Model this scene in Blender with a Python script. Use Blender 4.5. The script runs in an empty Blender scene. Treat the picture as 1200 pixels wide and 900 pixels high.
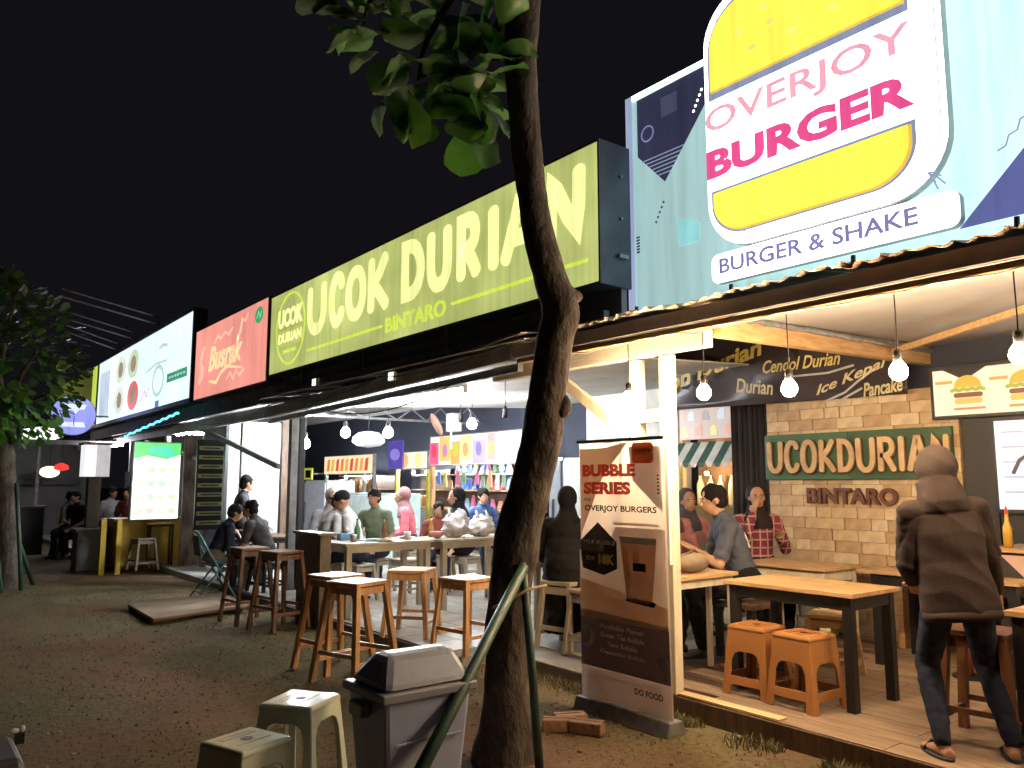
import bpy, bmesh, math, random
import numpy as np
from mathutils import Vector, Matrix, noise
random.seed(7)
SC = bpy.context.scene
COL = SC.collection
R = math.radians
# ---------------------------------------------------------------- camera
HEAD, PITCH, FPX, EYE = R(37.66), R(7.07), 935.0, 1.5
cd = bpy.data.cameras.new('camera'); cam = bpy.data.objects.new('camera', cd); COL.objects.link(cam)
cd.sensor_width = 36; cd.lens = FPX / 1200 * 36; cd.clip_end = 600; cd.clip_start = 0.05
cam.location = (0, 0, EYE); cam.rotation_euler = (math.pi / 2 + PITCH, 0, -HEAD)
SC.camera = cam
# ---------------------------------------------------------------- night sky
W = bpy.data.worlds.new('World'); SC.world = W; W.use_nodes = True
bg = W.node_tree.nodes['Background']; bg.inputs[0].default_value = (0.0038, 0.0034, 0.0046, 1); bg.inputs[1].default_value = 1.0
# ---------------------------------------------------------------- exposure
SC.view_settings.view_transform = 'Standard'; SC.view_settings.look = 'None'
SC.view_settings.exposure = 0.6; SC.view_settings.gamma = 1.0
SC.render.engine = 'CYCLES'; SC.cycles.use_denoising = True; SC.cycles.use_adaptive_sampling = True; SC.cycles.adaptive_threshold = .015; SC.cycles.adaptive_min_samples = 24
SC.cycles.max_bounces = 6; SC.cycles.diffuse_bounces = 4; SC.cycles.glossy_bounces = 3
SC.cycles.sample_clamp_indirect = 4.0; SC.cycles.caustics_reflective = False; SC.cycles.caustics_refractive = False
# ---------------------------------------------------------------- geometry helpers
_F = Vector((math.sin(HEAD) * math.cos(PITCH), math.cos(HEAD) * math.cos(PITCH), math.sin(PITCH)))
_R = Vector((math.cos(HEAD), -math.sin(HEAD), 0)); _U = _R.cross(_F)
def ray(px, py): return _F * FPX + _R * (px - 600) + _U * (450 - py)
def at_x(px, py, x): d = ray(px, py); return Vector((0, 0, EYE)) + d * (x / d.x)
def at_y(px, py, y): d = ray(px, py); return Vector((0, 0, EYE)) + d * (y / d.y)
def at_z(px, py, z=0): d = ray(px, py); return Vector((0, 0, EYE)) + d * ((z - EYE) / d.z)
def V(*a): return Vector(a)

class MB:
    def __init__(s): s.v = []; s.f = []; s.m = []; s.cur = 0
    def mi(s, i): s.cur = i; return s
    def add(s, vs, fs):
        o = len(s.v); s.v += [tuple(p) for p in vs]; s.f += [tuple(i + o for i in f) for f in fs]; s.m += [s.cur] * len(fs); return s
    def box(s, x0, x1, y0, y1, z0, z1):
        return s.add([(x0, y0, z0), (x1, y0, z0), (x1, y1, z0), (x0, y1, z0), (x0, y0, z1), (x1, y0, z1), (x1, y1, z1), (x0, y1, z1)],
                     [(0, 3, 2, 1), (4, 5, 6, 7), (0, 1, 5, 4), (1, 2, 6, 5), (2, 3, 7, 6), (3, 0, 4, 7)])
    def hexa(s, b, t):      # four bottom and four top corners
        return s.add(list(b) + list(t), [(0, 3, 2, 1), (4, 5, 6, 7), (0, 1, 5, 4), (1, 2, 6, 5), (2, 3, 7, 6), (3, 0, 4, 7)])
    def bar(s, p0, p1, w, d, up=(0, 0, 1)):
        p0 = Vector(p0); p1 = Vector(p1); a = (p1 - p0).normalized(); up = Vector(up)
        if abs(a.dot(up)) > .98: up = Vector((1, 0, 0))
        r = a.cross(up).normalized() * (w / 2); u = r.cross(a).normalized() * (d / 2)
        return s.hexa([p0 - r - u, p0 + r - u, p0 + r + u, p0 - r + u], [p1 - r - u, p1 + r - u, p1 + r + u, p1 - r + u])
    def tube(s, pts, r, n=10, jit=0.0):
        pts = [Vector(p) for p in pts]; k = len(pts)
        rs = r if isinstance(r, (list, tuple)) else [r] * k
        t = (pts[1] - pts[0]).normalized(); up = Vector((0, 0, 1)) if abs(t.z) < .9 else Vector((1, 0, 0))
        x = t.cross(up).normalized(); vs = []; fs = []
        for i, p in enumerate(pts):
            t = (pts[min(i + 1, k - 1)] - pts[max(i - 1, 0)]).normalized()
            x = (x - t * x.dot(t)).normalized(); y = t.cross(x)
            for j in range(n):
                a = 2 * math.pi * j / n; q = rs[i] * (1 + jit * noise.noise(Vector((p.x * 5 + math.cos(a), p.y * 5 + math.sin(a), p.z * 5))))
                vs.append(p + (x * math.cos(a) + y * math.sin(a)) * q)
        for i in range(k - 1):
            for j in range(n): fs.append((i * n + j, i * n + (j + 1) % n, (i + 1) * n + (j + 1) % n, (i + 1) * n + j))
        fs.append(tuple(range(n - 1, -1, -1))); fs.append(tuple(range((k - 1) * n, k * n)))
        return s.add(vs, fs)
    def ell(s, c, r, n=14, m=9, rot=None):
        c = Vector(c); r = (r, r, r) if not isinstance(r, (tuple, list)) else r
        vs = []; fs = []
        for i in range(1, m):
            th = math.pi * i / m
            for j in range(n):
                a = 2 * math.pi * j / n; p = Vector((r[0] * math.sin(th) * math.cos(a), r[1] * math.sin(th) * math.sin(a), r[2] * math.cos(th)))
                vs.append(c + (rot @ p if rot else p))
        top = Vector((0, 0, r[2])); vs.append(c + (rot @ top if rot else top)); vs.append(c - (rot @ top if rot else top))
        T = len(vs) - 2
        for i in range(m - 2):
            for j in range(n): fs.append((i * n + j, (i + 1) * n + j, (i + 1) * n + (j + 1) % n, i * n + (j + 1) % n))
        for j in range(n): fs.append((T, j, (j + 1) % n)); fs.append((T + 1, (m - 2) * n + (j + 1) % n, (m - 2) * n + j))
        return s.add(vs, fs)
    def loft(s, rings, n=16):   # rings: (centre, half axis a, half axis b) as vectors
        vs = []; fs = []; k = len(rings)
        for c, a, b in rings:
            for j in range(n): q = 2 * math.pi * j / n; vs.append(Vector(c) + Vector(a) * math.cos(q) + Vector(b) * math.sin(q))
        for i in range(k - 1):
            for j in range(n): fs.append((i * n + j, i * n + (j + 1) % n, (i + 1) * n + (j + 1) % n, (i + 1) * n + j))
        fs.append(tuple(range(n - 1, -1, -1))); fs.append(tuple(range((k - 1) * n, k * n)))
        return s.add(vs, fs)
    def lathe(s, c, prof, n=20):   # prof: (radius, height)
        c = Vector(c); return s.loft([(c + V(0, 0, z), V(r, 0, 0), V(0, r, 0)) for r, z in prof], n)
    def prism(s, pts, pl, w, d):    # polygon in a plane, from height w to w + d along its normal
        O, A, B, N = pl; k = len(pts)
        lo = [O + A * u + B * v + N * w for u, v in pts]; hi = [O + A * u + B * v + N * (w + d) for u, v in pts]
        area = sum(pts[i][0] * pts[(i + 1) % k][1] - pts[(i + 1) % k][0] * pts[i][1] for i in range(k))
        fs = [tuple(range(k, 2 * k)), tuple(range(k - 1, -1, -1))] + [(i, (i + 1) % k, k + (i + 1) % k, k + i) for i in range(k)]
        if area < 0: fs = [tuple(reversed(f)) for f in fs]
        return s.add(lo + hi, fs)
    def ribbon(s, pts, wid, pl, w, d):   # a pen stroke of given width(s), rounded ends
        O, A, B, N = pl; pts = [Vector(p) for p in pts]; k = len(pts); closed = (pts[0] - pts[-1]).length < 1e-5
        ws = wid if isinstance(wid, (list, tuple)) else [wid] * k
        L = []; Rr = []
        for i, p in enumerate(pts):
            a = pts[i - 1] if i else (pts[-2] if closed else p); b = pts[i + 1] if i < k - 1 else (pts[1] if closed else p)
            t1 = (p - a).normalized() if (p - a).length else (b - p).normalized(); t2 = (b - p).normalized() if (b - p).length else t1
            n1 = Vector((-t1.y, t1.x)); n2 = Vector((-t2.y, t2.x)); n = (n1 + n2); n = n.normalized() if n.length > .1 else n1
            sc = min(1.6, 1 / max(.5, n.dot(n1))); L.append(p + n * ws[i] / 2 * sc); Rr.append(p - n * ws[i] / 2 * sc)
        to = lambda q, z: O + A * q.x + B * q.y + N * z
        vs = []
        for i in range(k): vs += [to(L[i], w + d), to(Rr[i], w + d), to(L[i], w), to(Rr[i], w)]
        fs = []
        for i in range(k - 1):
            a = 4 * i; b = a + 4
            fs += [(a + 1, b + 1, b, a), (a, b, b + 2, a + 2), (a + 3, b + 3, b + 1, a + 1)]
        if not closed:
            fs += [(0, 2, 3, 1), (4 * k - 4, 4 * k - 3, 4 * k - 1, 4 * k - 2)]
            s.add(vs, fs)
            for i, j in ((0, 1), (k - 1, k - 2)):
                t = (pts[i] - pts[j]).normalized(); n = Vector((-t.y, t.x)); r = ws[i] / 2
                arc = [pts[i] + n * r * math.cos(q) + t * r * .7 * math.sin(q) for q in [math.pi * e / 6 for e in range(7)]]
                s.prism([(q.x, q.y) for q in arc], pl, w, d)
            return s
        return s.add(vs, fs)
    def build(s, name, mat, parent=None, smooth=False, bev=0, sub=0):
        off = Vector((0, 0, 0)); p = parent
        while p is not None: off += p.location; p = p.parent
        me = bpy.data.meshes.new(name); me.from_pydata([(a[0] - off.x, a[1] - off.y, a[2] - off.z) for a in s.v], [], s.f)
        for m in (mat if isinstance(mat, (list, tuple)) else [mat]): me.materials.append(m)
        if any(s.m): me.polygons.foreach_set('material_index', s.m)
        if smooth: me.polygons.foreach_set('use_smooth', [True] * len(s.f))
        o = bpy.data.objects.new(name, me); COL.objects.link(o); o.parent = parent
        if bev:
            b = o.modifiers.new('bevel', 'BEVEL'); b.width = bev; b.segments = 2; b.limit_method = 'ANGLE'
        if sub: b = o.modifiers.new('sub', 'SUBSURF'); b.levels = b.render_levels = sub
        return o

def tag(o, label=None, cat=None, group=None, kind=None):
    if label: o['label'] = label
    if cat: o['category'] = cat
    if group: o['group'] = group
    if kind: o['kind'] = kind
    return o
def thing(name, loc, label, cat, group=None):
    o = bpy.data.objects.new(name, None); o.empty_display_size = .1; COL.objects.link(o); o.location = loc
    return tag(o, label, cat, group)
def dup(root, loc, rz=0, label=None, sc=None):
    def cp(o, par):
        c = o.copy(); COL.objects.link(c); c.parent = par
        for ch in list(o.children): cp(ch, c)
        return c
    r = cp(root, None); r.location = loc; r.rotation_euler = (0, 0, rz)
    if sc: r.scale = sc
    if label: r['label'] = label
    return r
def piece(me, name, parent, loc, rot=(0, 0, 0), scale=(1, 1, 1), mat=None):   # one piece of a surface, sharing mesh data
    o = bpy.data.objects.new(name, me); COL.objects.link(o); o.parent = parent
    off = Vector((0, 0, 0)); p = parent
    while p is not None: off += p.location; p = p.parent
    o.location = Vector(loc) - off; o.rotation_euler = rot; o.scale = scale
    return o
def PX(x): return (V(x, 0, 0), V(0, -1, 0), V(0, 0, 1), V(-1, 0, 0))     # upright plane facing the yard; u = -y, v = z
def PY(y): return (V(0, y, 0), V(1, 0, 0), V(0, 0, 1), V(0, -1, 0))      # upright plane facing -y; u = x, v = z
def rect(u0, v0, u1, v1): return [(u0, v0), (u1, v0), (u1, v1), (u0, v1)]
def rrect(u0, v0, u1, v1, r, n=8, corners=(1, 1, 1, 1)):
    out = []
    for (cx, cy, a0, on) in ((u1 - r, v0 + r, -90, corners[0]), (u1 - r, v1 - r, 0, corners[1]), (u0 + r, v1 - r, 90, corners[2]), (u0 + r, v0 + r, 180, corners[3])):
        if on: out += [(cx + r * math.cos(R(a0 + 90 * i / n)), cy + r * math.sin(R(a0 + 90 * i / n))) for i in range(n + 1)]
        else: out.append({-90: (u1, v0), 0: (u1, v1), 90: (u0, v1), 180: (u0, v0)}[a0])
    return out
def disc(u, v, ru, rv=None, n=24): rv = rv or ru; return [(u + ru * math.cos(2 * math.pi * i / n), v + rv * math.sin(2 * math.pi * i / n)) for i in range(n)]
def poly(name, pts, pl, w, d, mat, parent): return MB().prism(pts, pl, w, d).build(name, mat, parent)

def text(body, name, pl, u0, v0, u1, v1, w, mat, parent, bold=0.0, d=.003, shear=0, rise=0.0, arc=0.0):
    c = bpy.data.curves.new('t', 'FONT'); c.body = body; c.size = 1; c.offset = bold; c.extrude = .01 if d > 0 else 0; c.shear = shear; c.resolution_u = 3; c.align_x = 'CENTER'
    o = bpy.data.objects.new('t', c); COL.objects.link(o)
    dg = bpy.context.evaluated_depsgraph_get(); me = bpy.data.meshes.new_from_object(o.evaluated_get(dg))
    bpy.data.objects.remove(o); bpy.data.curves.remove(c)
    co = np.empty(len(me.vertices) * 3); me.vertices.foreach_get('co', co); co = co.reshape(-1, 3)
    mn = co.min(0); mx = co.max(0); q = (co - mn) / np.maximum(mx - mn, 1e-6)
    off = Vector((0, 0, 0)); p = parent
    while p is not None: off += p.location; p = p.parent
    O, A, B, N = pl
    uu = u0 + q[:, 0] * (u1 - u0); vv = v0 + q[:, 1] * (v1 - v0) + rise * q[:, 0] + arc * 4 * q[:, 0] * (1 - q[:, 0]); ww = w + q[:, 2] * d
    res = np.array(O - off)[None] + uu[:, None] * np.array(A) + vv[:, None] * np.array(B) + ww[:, None] * np.array(N)
    me.vertices.foreach_set('co', res.ravel()); me.materials.clear(); me.materials.append(mat)
    o = bpy.data.objects.new(name, me); COL.objects.link(o); o.parent = parent; return o

GLYPH = {
 'U': [[(.1, 1), (.1, .4), (.18, .14), (.36, .01), (.5, 0), (.64, .01), (.82, .14), (.9, .4), (.9, 1)]],
 'C': [[(.92, .8), (.82, .95), (.6, 1), (.4, .98), (.18, .8), (.1, .5), (.18, .2), (.4, .02), (.6, 0), (.84, .08), (.94, .22)]],
 'O': [[(.5, 1), (.3, .95), (.14, .75), (.1, .5), (.14, .25), (.3, .05), (.5, 0), (.7, .05), (.86, .25), (.9, .5), (.86, .75), (.7, .95), (.5, 1)]],
 'K': [[(.12, 0), (.12, 1)], [(.88, 1), (.6, .72), (.2, .48), (.5, .34), (.94, 0)]],
 'D': [[(.14, .02), (.14, .98), (.42, .97), (.58, .93), (.72, .85), (.83, .72), (.89, .57), (.9, .43), (.86, .29), (.78, .17), (.66, .08), (.53, .03), (.4, .02), (.14, .02)]],
 'R': [[(.14, 0), (.14, .98), (.5, .98), (.66, .96), (.78, .9), (.85, .8), (.86, .7), (.81, .59), (.7, .51), (.5, .46), (.2, .45)], [(.46, .45), (.68, .25), (.92, 0)]],
 'I': [[(.5, 0), (.5, 1)]],
 'A': [[(.05, 0), (.3, .6), (.46, .98), (.54, .98), (.7, .6), (.95, 0)], [(.24, .33), (.76, .33)]],
 'N': [[(.1, 0), (.12, .55), (.14, .98), (.3, .82), (.6, .35), (.84, .04), (.88, .45), (.9, 1)]],
}
def glyph(mb, ch, u0, v0, u1, v1, wid, pl, w, d):
    for i, st in enumerate(GLYPH[ch]):
        if ch in 'UCO':          # round strokes get extra points
            q_ = []
            for j in range(len(st) - 1):
                a_, b_, c_, d_ = [Vector(st[max(0, min(len(st) - 1, j + e))]) for e in (-1, 0, 1, 2)]
                q_ += [tuple(.5 * ((2 * b_) + (c_ - a_) * t_ + (2 * a_ - 5 * b_ + 4 * c_ - d_) * t_ * t_ + (3 * b_ - a_ - 3 * c_ + d_) * t_ ** 3)) for t_ in (0, .33, .67)]
            st = q_ + [st[-1]]
        pts = [(u0 + (u1 - u0) * x, v0 + (v1 - v0) * y) for x, y in st]
        mb.ribbon(pts, wid, pl, w + .0012 * i, d)
# ---------------------------------------------------------------- materials
def s2l(c): return tuple((x / 12.92 if x <= .04045 else ((x + .055) / 1.055) ** 2.4) for x in [v / 255 for v in c])
MATS = {}
def mat(name, rgb, rough=.6, metal=0.0, rgb2=None, sc=6.0, stretch=(1, 1, 1), bump=0.0, bsc=60.0, detail=5, lo=.35, hi=.65, spec=.5, rvar=.12):
    if name in MATS: return MATS[name]
    m = bpy.data.materials.new(name); m.use_nodes = True; nt = m.node_tree; n = nt.nodes; l = nt.links; p = n['Principled BSDF']
    p.inputs['Metallic'].default_value = metal; p.inputs['Specular IOR Level'].default_value = spec
    tc = n.new('ShaderNodeTexCoord'); mp = n.new('ShaderNodeMapping'); mp.inputs['Scale'].default_value = stretch; l.new(tc.outputs['Object'], mp.inputs[0])
    nz = n.new('ShaderNodeTexNoise'); nz.inputs['Scale'].default_value = sc; nz.inputs['Detail'].default_value = detail; l.new(mp.outputs[0], nz.inputs[0])
    cr = n.new('ShaderNodeMapRange'); cr.inputs[1].default_value = lo; cr.inputs[2].default_value = hi; l.new(nz.outputs[0], cr.inputs[0])
    mx = n.new('ShaderNodeMix'); mx.data_type = 'RGBA'; l.new(cr.outputs[0], mx.inputs[0])
    rgb2 = rgb2 or tuple(c * .78 for c in rgb)
    mx.inputs[6].default_value = (*rgb, 1); mx.inputs[7].default_value = (*rgb2, 1); l.new(mx.outputs[2], p.inputs['Base Color'])
    rr = n.new('ShaderNodeMapRange'); rr.inputs[3].default_value = max(.03, rough - rvar); rr.inputs[4].default_value = min(1, rough + rvar); l.new(nz.outputs[0], rr.inputs[0]); l.new(rr.outputs[0], p.inputs['Roughness'])
    if bump:
        nb = n.new('ShaderNodeTexNoise'); nb.inputs['Scale'].default_value = bsc; nb.inputs['Detail'].default_value = 4; l.new(mp.outputs[0], nb.inputs[0])
        b = n.new('ShaderNodeBump'); b.inputs['Strength'].default_value = bump; b.inputs['Distance'].default_value = .02; l.new(nb.outputs[0], b.inputs['Height']); l.new(b.outputs[0], p.inputs['Normal'])
    MATS[name] = m; return m
def emi(name, rgb, st=1.0, var=.12, sc=2.0, rough=.35, glow_ramp=None):
    if name in MATS: return MATS[name]
    if st < 1.3: st *= .68                       # printed faces: kept under the exposure
    m = bpy.data.materials.new(name); m.use_nodes = True; nt = m.node_tree; n = nt.nodes; l = nt.links; p = n['Principled BSDF']
    if st < 3 and name not in ('sign_cyan', 'sign_white', 'sign_olive', 'sign_ice', 'sign_salmon', 'sign_lemon', 'box_white', 'sign_yellow', 'menu_blush', 'menu_blue_white'): m.cycles.emission_sampling = 'NONE'
    p.inputs['Base Color'].default_value = (*[c * .6 for c in rgb], 1); p.inputs['Roughness'].default_value = rough
    p.inputs['Emission Color'].default_value = (*rgb, 1)
    tc = n.new('ShaderNodeTexCoord'); nz = n.new('ShaderNodeTexNoise'); nz.inputs['Scale'].default_value = sc; nz.inputs['Detail'].default_value = 2; l.new(tc.outputs['Object'], nz.inputs[0])
    mr = n.new('ShaderNodeMapRange'); mr.inputs[1].default_value = .3; mr.inputs[2].default_value = .7; mr.inputs[3].default_value = st * (1 - var); mr.inputs[4].default_value = st * (1 + var)
    l.new(nz.outputs[0], mr.inputs[0]); l.new(mr.outputs[0], p.inputs['Emission Strength'])
    if st < 5:         # dust and rain streaks on the sign skin, running down
        mp = n.new('ShaderNodeMapping'); mp.inputs['Scale'].default_value = (14, 14, .9); l.new(tc.outputs['Object'], mp.inputs[0]); n2 = n.new('ShaderNodeTexNoise'); n2.inputs['Scale'].default_value = 1; n2.inputs['Detail'].default_value = 5; l.new(mp.outputs[0], n2.inputs[0])
        r2 = n.new('ShaderNodeMapRange'); r2.inputs[1].default_value = .3; r2.inputs[2].default_value = .62; r2.inputs[3].default_value = .84; r2.inputs[4].default_value = 1.04; l.new(n2.outputs[0], r2.inputs[0])
        xm = n.new('ShaderNodeMath'); xm.operation = 'MULTIPLY'; l.new(mr.outputs[0], xm.inputs[0]); l.new(r2.outputs[0], xm.inputs[1]); l.new(xm.outputs[0], p.inputs['Emission Strength']); mr = xm
    if glow_ramp:      # brightness ramp painted into the face emission along y, stronger toward one end: (y from, y to, factor from, factor to)
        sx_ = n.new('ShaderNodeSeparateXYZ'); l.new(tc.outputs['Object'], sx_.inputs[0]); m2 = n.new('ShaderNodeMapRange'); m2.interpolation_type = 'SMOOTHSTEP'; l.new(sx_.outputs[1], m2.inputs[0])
        for i_, v_ in enumerate(glow_ramp): m2.inputs[i_ + 1].default_value = v_
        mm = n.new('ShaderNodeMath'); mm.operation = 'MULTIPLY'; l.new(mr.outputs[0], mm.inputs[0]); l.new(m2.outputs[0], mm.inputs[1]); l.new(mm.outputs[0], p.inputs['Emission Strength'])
    MATS[name] = m; return m
def lamp(name, loc, rgb, power, parent, radius=.04):
    d = bpy.data.lights.new(name, 'POINT'); d.color = rgb; d.energy = power; d.shadow_soft_size = radius
    o = bpy.data.objects.new(name, d); COL.objects.link(o); o.parent = parent
    off = Vector((0, 0, 0)); p = parent
    while p is not None: off += p.location; p = p.parent
    o.location = Vector(loc) - off; return o
wood_p = dict(sc=3.0, stretch=(1, 1, 12), rough=.5, bump=.15, bsc=8)
m_black = mat('black_paint', (.012, .012, .013), .45, sc=20)
m_steel = mat('dark_steel', (.24, .235, .23), .5, metal=.0, rgb2=(.16, .155, .15), sc=9)
m_grey = mat('grey_steel', (.16, .165, .17), .4, metal=.4, sc=12)
m_pole = mat('white_pole', (.7, .7, .68), .5, sc=8)
m_galv = mat('galvanised', (.45, .46, .47), .35, metal=.7, rgb2=(.3, .3, .31), sc=14)
m_whitepaint = mat('cream_painted_timber', (.74, .66, .5), .55, rgb2=(.6, .52, .38), sc=5, stretch=(3, 3, .7), bump=.15, bsc=30)
m_white = mat('white_laminate', (.72, .72, .7), .4, sc=5)
m_pine = mat('pale_pine', (.56, .37, .19), .5, rgb2=(.42, .25, .11), sc=4, stretch=(9, 1.2, 9), bump=.12, bsc=12)
m_pinex = mat('pale_pine_x', (.56, .37, .19), .5, rgb2=(.42, .25, .11), sc=4, stretch=(1.2, 9, 9), bump=.12, bsc=12)
m_orangewood = mat('varnished_orange_timber', (.62, .36, .18), .35, rgb2=(.46, .25, .11), sc=5, stretch=(6, 6, 1), bump=.1, bsc=20)
m_darkwood = mat('dark_brown_timber', (.13, .075, .045), .5, rgb2=(.07, .04, .025), sc=5, stretch=(6, 6, 1), bump=.15, bsc=20)
m_beige = mat('beige_painted_timber', (.5, .44, .34), .5, rgb2=(.4, .34, .25), sc=6)
m_navy = mat('navy_wall', (.028, .034, .055), .75, sc=3, rgb2=(.04, .046, .07))
# ================================================================ setting: ground, floors
def dirt_mat():
    m = bpy.data.materials.new('dirt_yard'); m.use_nodes = True; n = m.node_tree.nodes; l = m.node_tree.links; p = n['Principled BSDF']
    tc = n.new('ShaderNodeTexCoord')
    def nz(sc, det=6, rough=.6):
        q = n.new('ShaderNodeTexNoise'); q.inputs['Scale'].default_value = sc; q.inputs['Detail'].default_value = det; q.inputs['Roughness'].default_value = rough; l.new(tc.outputs['Object'], q.inputs[0]); return q
    def mix(f, a, b, lo, hi):
        r = n.new('ShaderNodeMapRange'); r.inputs[1].default_value = lo; r.inputs[2].default_value = hi; l.new(f, r.inputs[0])
        x = n.new('ShaderNodeMix'); x.data_type = 'RGBA'; l.new(r.outputs[0], x.inputs[0])
        for i, c in ((6, a), (7, b)):
            if isinstance(c, tuple): x.inputs[i].default_value = (*c, 1)
            else: l.new(c, x.inputs[i])
        return x.outputs[2]
    big, mid, fine = nz(.45, 4), nz(2.2), nz(26, 8, .7)
    a = mix(mid.outputs[0], (.19, .105, .058), (.135, .078, .045), .35, .65)
    b = mix(fine.outputs[0], (.1, .088, .042), (.16, .132, .07), .35, .65)
    c = mix(big.outputs[0], a, b, .4, .56)
    d = mix(fine.outputs[0], (.06, .038, .024), c, .28, .48)
    l.new(d, p.inputs['Base Color']); p.inputs['Roughness'].default_value = .95; p.inputs['Specular IOR Level'].default_value = .15
    b1 = n.new('ShaderNodeBump'); b1.inputs['Strength'].default_value = .7; b1.inputs['Distance'].default_value = .03; l.new(fine.outputs[0], b1.inputs['Height']); l.new(b1.outputs[0], p.inputs['Normal'])
    return m
def gh(x, y):
    f = 1.0 if x < 4.0 else max(0, 1 - (x - 4.0) / .2)
    q = .035 * noise.noise(V(x * .7, y * .7, 0)) + .014 * noise.noise(V(x * 3, y * 3, 4)) + .008 * noise.noise(V(x * 9, y * 9, 8))
    return q * f - .03 * (1 - f)
def axis(segs):
    out = []
    for a, b, st in segs:
        k = max(1, round((b - a) / st)); out += [a + (b - a) * i / k for i in range(k)]
    return out + [segs[-1][1]]
gx = axis([(-200, -20, 30), (-20, -4, 2), (-4, 0, .3), (0, 4.4, .055), (4.4, 20, 2.6), (20, 200, 30)])
gy = axis([(-60, -6, 12), (-6, 1.5, .6), (1.5, 8, .055), (8, 26, .2), (26, 60, 3), (60, 260, 40)])
mb = MB(); nx = len(gx)
mb.v = [(x, y, gh(x, y)) for y in gy for x in gx]
mb.f = [(j * nx + i, j * nx + i + 1, (j + 1) * nx + i + 1, (j + 1) * nx + i) for j in range(len(gy) - 1) for i in range(nx - 1)]
mb.m = [0] * len(mb.f)
ground = tag(mb.build('ground', dirt_mat(), smooth=True), kind='structure')

def grassy(x, y): return noise.noise(V(x * .5 + 3, y * .5, 1)) + .5 * noise.noise(V(x * 1.7, y * 1.7, 2))
rg = random.Random(3); mb = MB()
def blade(x, y, h, mb):
    a = rg.uniform(0, 6.28); w = rg.uniform(.0025, .005); b = rg.uniform(.2, .9) * h; a2 = rg.uniform(0, 6.28); z = gh(x, y) - .003
    dx, dy = math.cos(a) * w, math.sin(a) * w; ex, ey = math.cos(a2) * b, math.sin(a2) * b
    mb.cur = rg.choice((0, 1, 2, 2))
    mb.add([(x - dx, y - dy, z), (x + dx, y + dy, z), (x + ex * .4 + dx * .7, y + ey * .4 + dy * .7, z + h * .6), (x + ex * .4 - dx * .7, y + ey * .4 - dy * .7, z + h * .6), (x + ex, y + ey, z + h)], [(0, 1, 2, 3), (3, 2, 4)])
k = 0
while k < 11000:
    d = 2.2 + 11 * rg.random() ** 1.5; an = rg.uniform(R(-2), R(66)); x, y = d * math.sin(an), d * math.cos(an)
    if x > 4.05 or (x > 2.3 and 9.6 < y < 11.1): continue
    if grassy(x, y) + rg.uniform(-.35, .35) < .05 and rg.random() > .05: continue
    blade(x, y, rg.uniform(.008, .026), mb); k += 1
for _ in range(5000):                        # tufts against the floor edges
    y = rg.uniform(.8, 6); x = 4.16 - abs(rg.gauss(0, .1))
    if noise.noise(V(y * 2, 5, 0)) > -.1: blade(x, y, rg.uniform(.02, .07), mb)
g1 = mat('grass_green', (.085, .095, .035), .8, sc=30); g2 = mat('grass_straw', (.2, .155, .07), .9, sc=30); g3 = mat('grass_olive', (.13, .12, .05), .8, sc=30)
tag(mb.build('grass', [g1, g2, g3]), 'short patchy grass growing in the dirt yard', 'grass', kind='stuff')
mb = MB()
for _ in range(1100):
    d = 2.2 + 7 * rg.random() ** 1.6; an = rg.uniform(R(0), R(66)); x, y = d * math.sin(an), d * math.cos(an)
    if x > 4.15: continue
    r = rg.choice((.004, .005, .006, .008, .012)); mb.cur = rg.choice((0, 0, 1))
    mb.ell((x, y, gh(x, y) + r * .3), (r * rg.uniform(.8, 1.5), r * rg.uniform(.8, 1.5), r * .7), 6, 4)
tag(mb.build('gravel', [mat('clod', (.17, .085, .045), .95, sc=20), mat('pebble', (.3, .27, .23), .9, sc=20)], smooth=True), 'scattered clods and small pebbles on the dirt yard', 'gravel', kind='stuff')
mb = MB()
for _ in range(420):
    d = 2.4 + 5 * rg.random() ** 1.4; an = rg.uniform(R(0), R(66)); x, y = d * math.sin(an), d * math.cos(an)
    if x > 4.15: continue
    a = rg.uniform(0, 6.28); L_ = rg.uniform(.012, .04); q = V(math.cos(a), math.sin(a), 0); s_ = V(-q.y, q.x, 0); c = V(x, y, gh(x, y) + .006)
    mb.add([c - q * L_, c + s_ * L_ * .45 + V(0, 0, .008), c + q * L_ + V(0, 0, .006), c - s_ * L_ * .45 + V(0, 0, .002)], [(0, 1, 2, 3)])
tag(mb.build('leaf_litter', mat('dead_leaf', (.2, .12, .06), .9, sc=20, rgb2=(.1, .06, .035))), 'small dead leaves and straw scattered on the dirt', 'litter', kind='stuff')

# burger shop deck: planks laid along the yard edge
m_plank = mat('deck_plank', (.33, .24, .17), .5, rgb2=(.22, .15, .1), sc=3, stretch=(10, 1, 10), bump=.12, bsc=14)
m_plank2 = mat('deck_plank_light', (.38, .28, .2), .48, rgb2=(.27, .19, .135), sc=3, stretch=(10, 1, 10), bump=.12, bsc=14)
m_slab = mat('raw_concrete', (.26, .24, .21), .9, rgb2=(.17, .15, .125), sc=5, bump=.4, bsc=30)
deck = tag(MB().box(4.24, 8.9, -2.5, 4.55, -.1, .082).build('deck_floor', m_darkwood), kind='structure')
pm = [MB().box(-.094, .094, -.598, .598, 0, .018).build('plank', m) for m in (m_plank, m_plank2)]
pms = [o.data for o in pm]
for o in pm: bpy.data.objects.remove(o)
for i in range(16):
    for j in range(7):
        y = -2.0 + 1.2 * j - (.6 if i % 2 else 0) + .1
        if y + .6 > 4.6: continue
        piece(random.choice(pms), 'plank', deck, (4.34 + .19 * i, y, .082 + random.uniform(-.001, .001)))
MB().box(4.222, 4.238, -2.5, 4.55, -.08, .097).build('edge_board', m_darkwood, deck, bev=.003)
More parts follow.
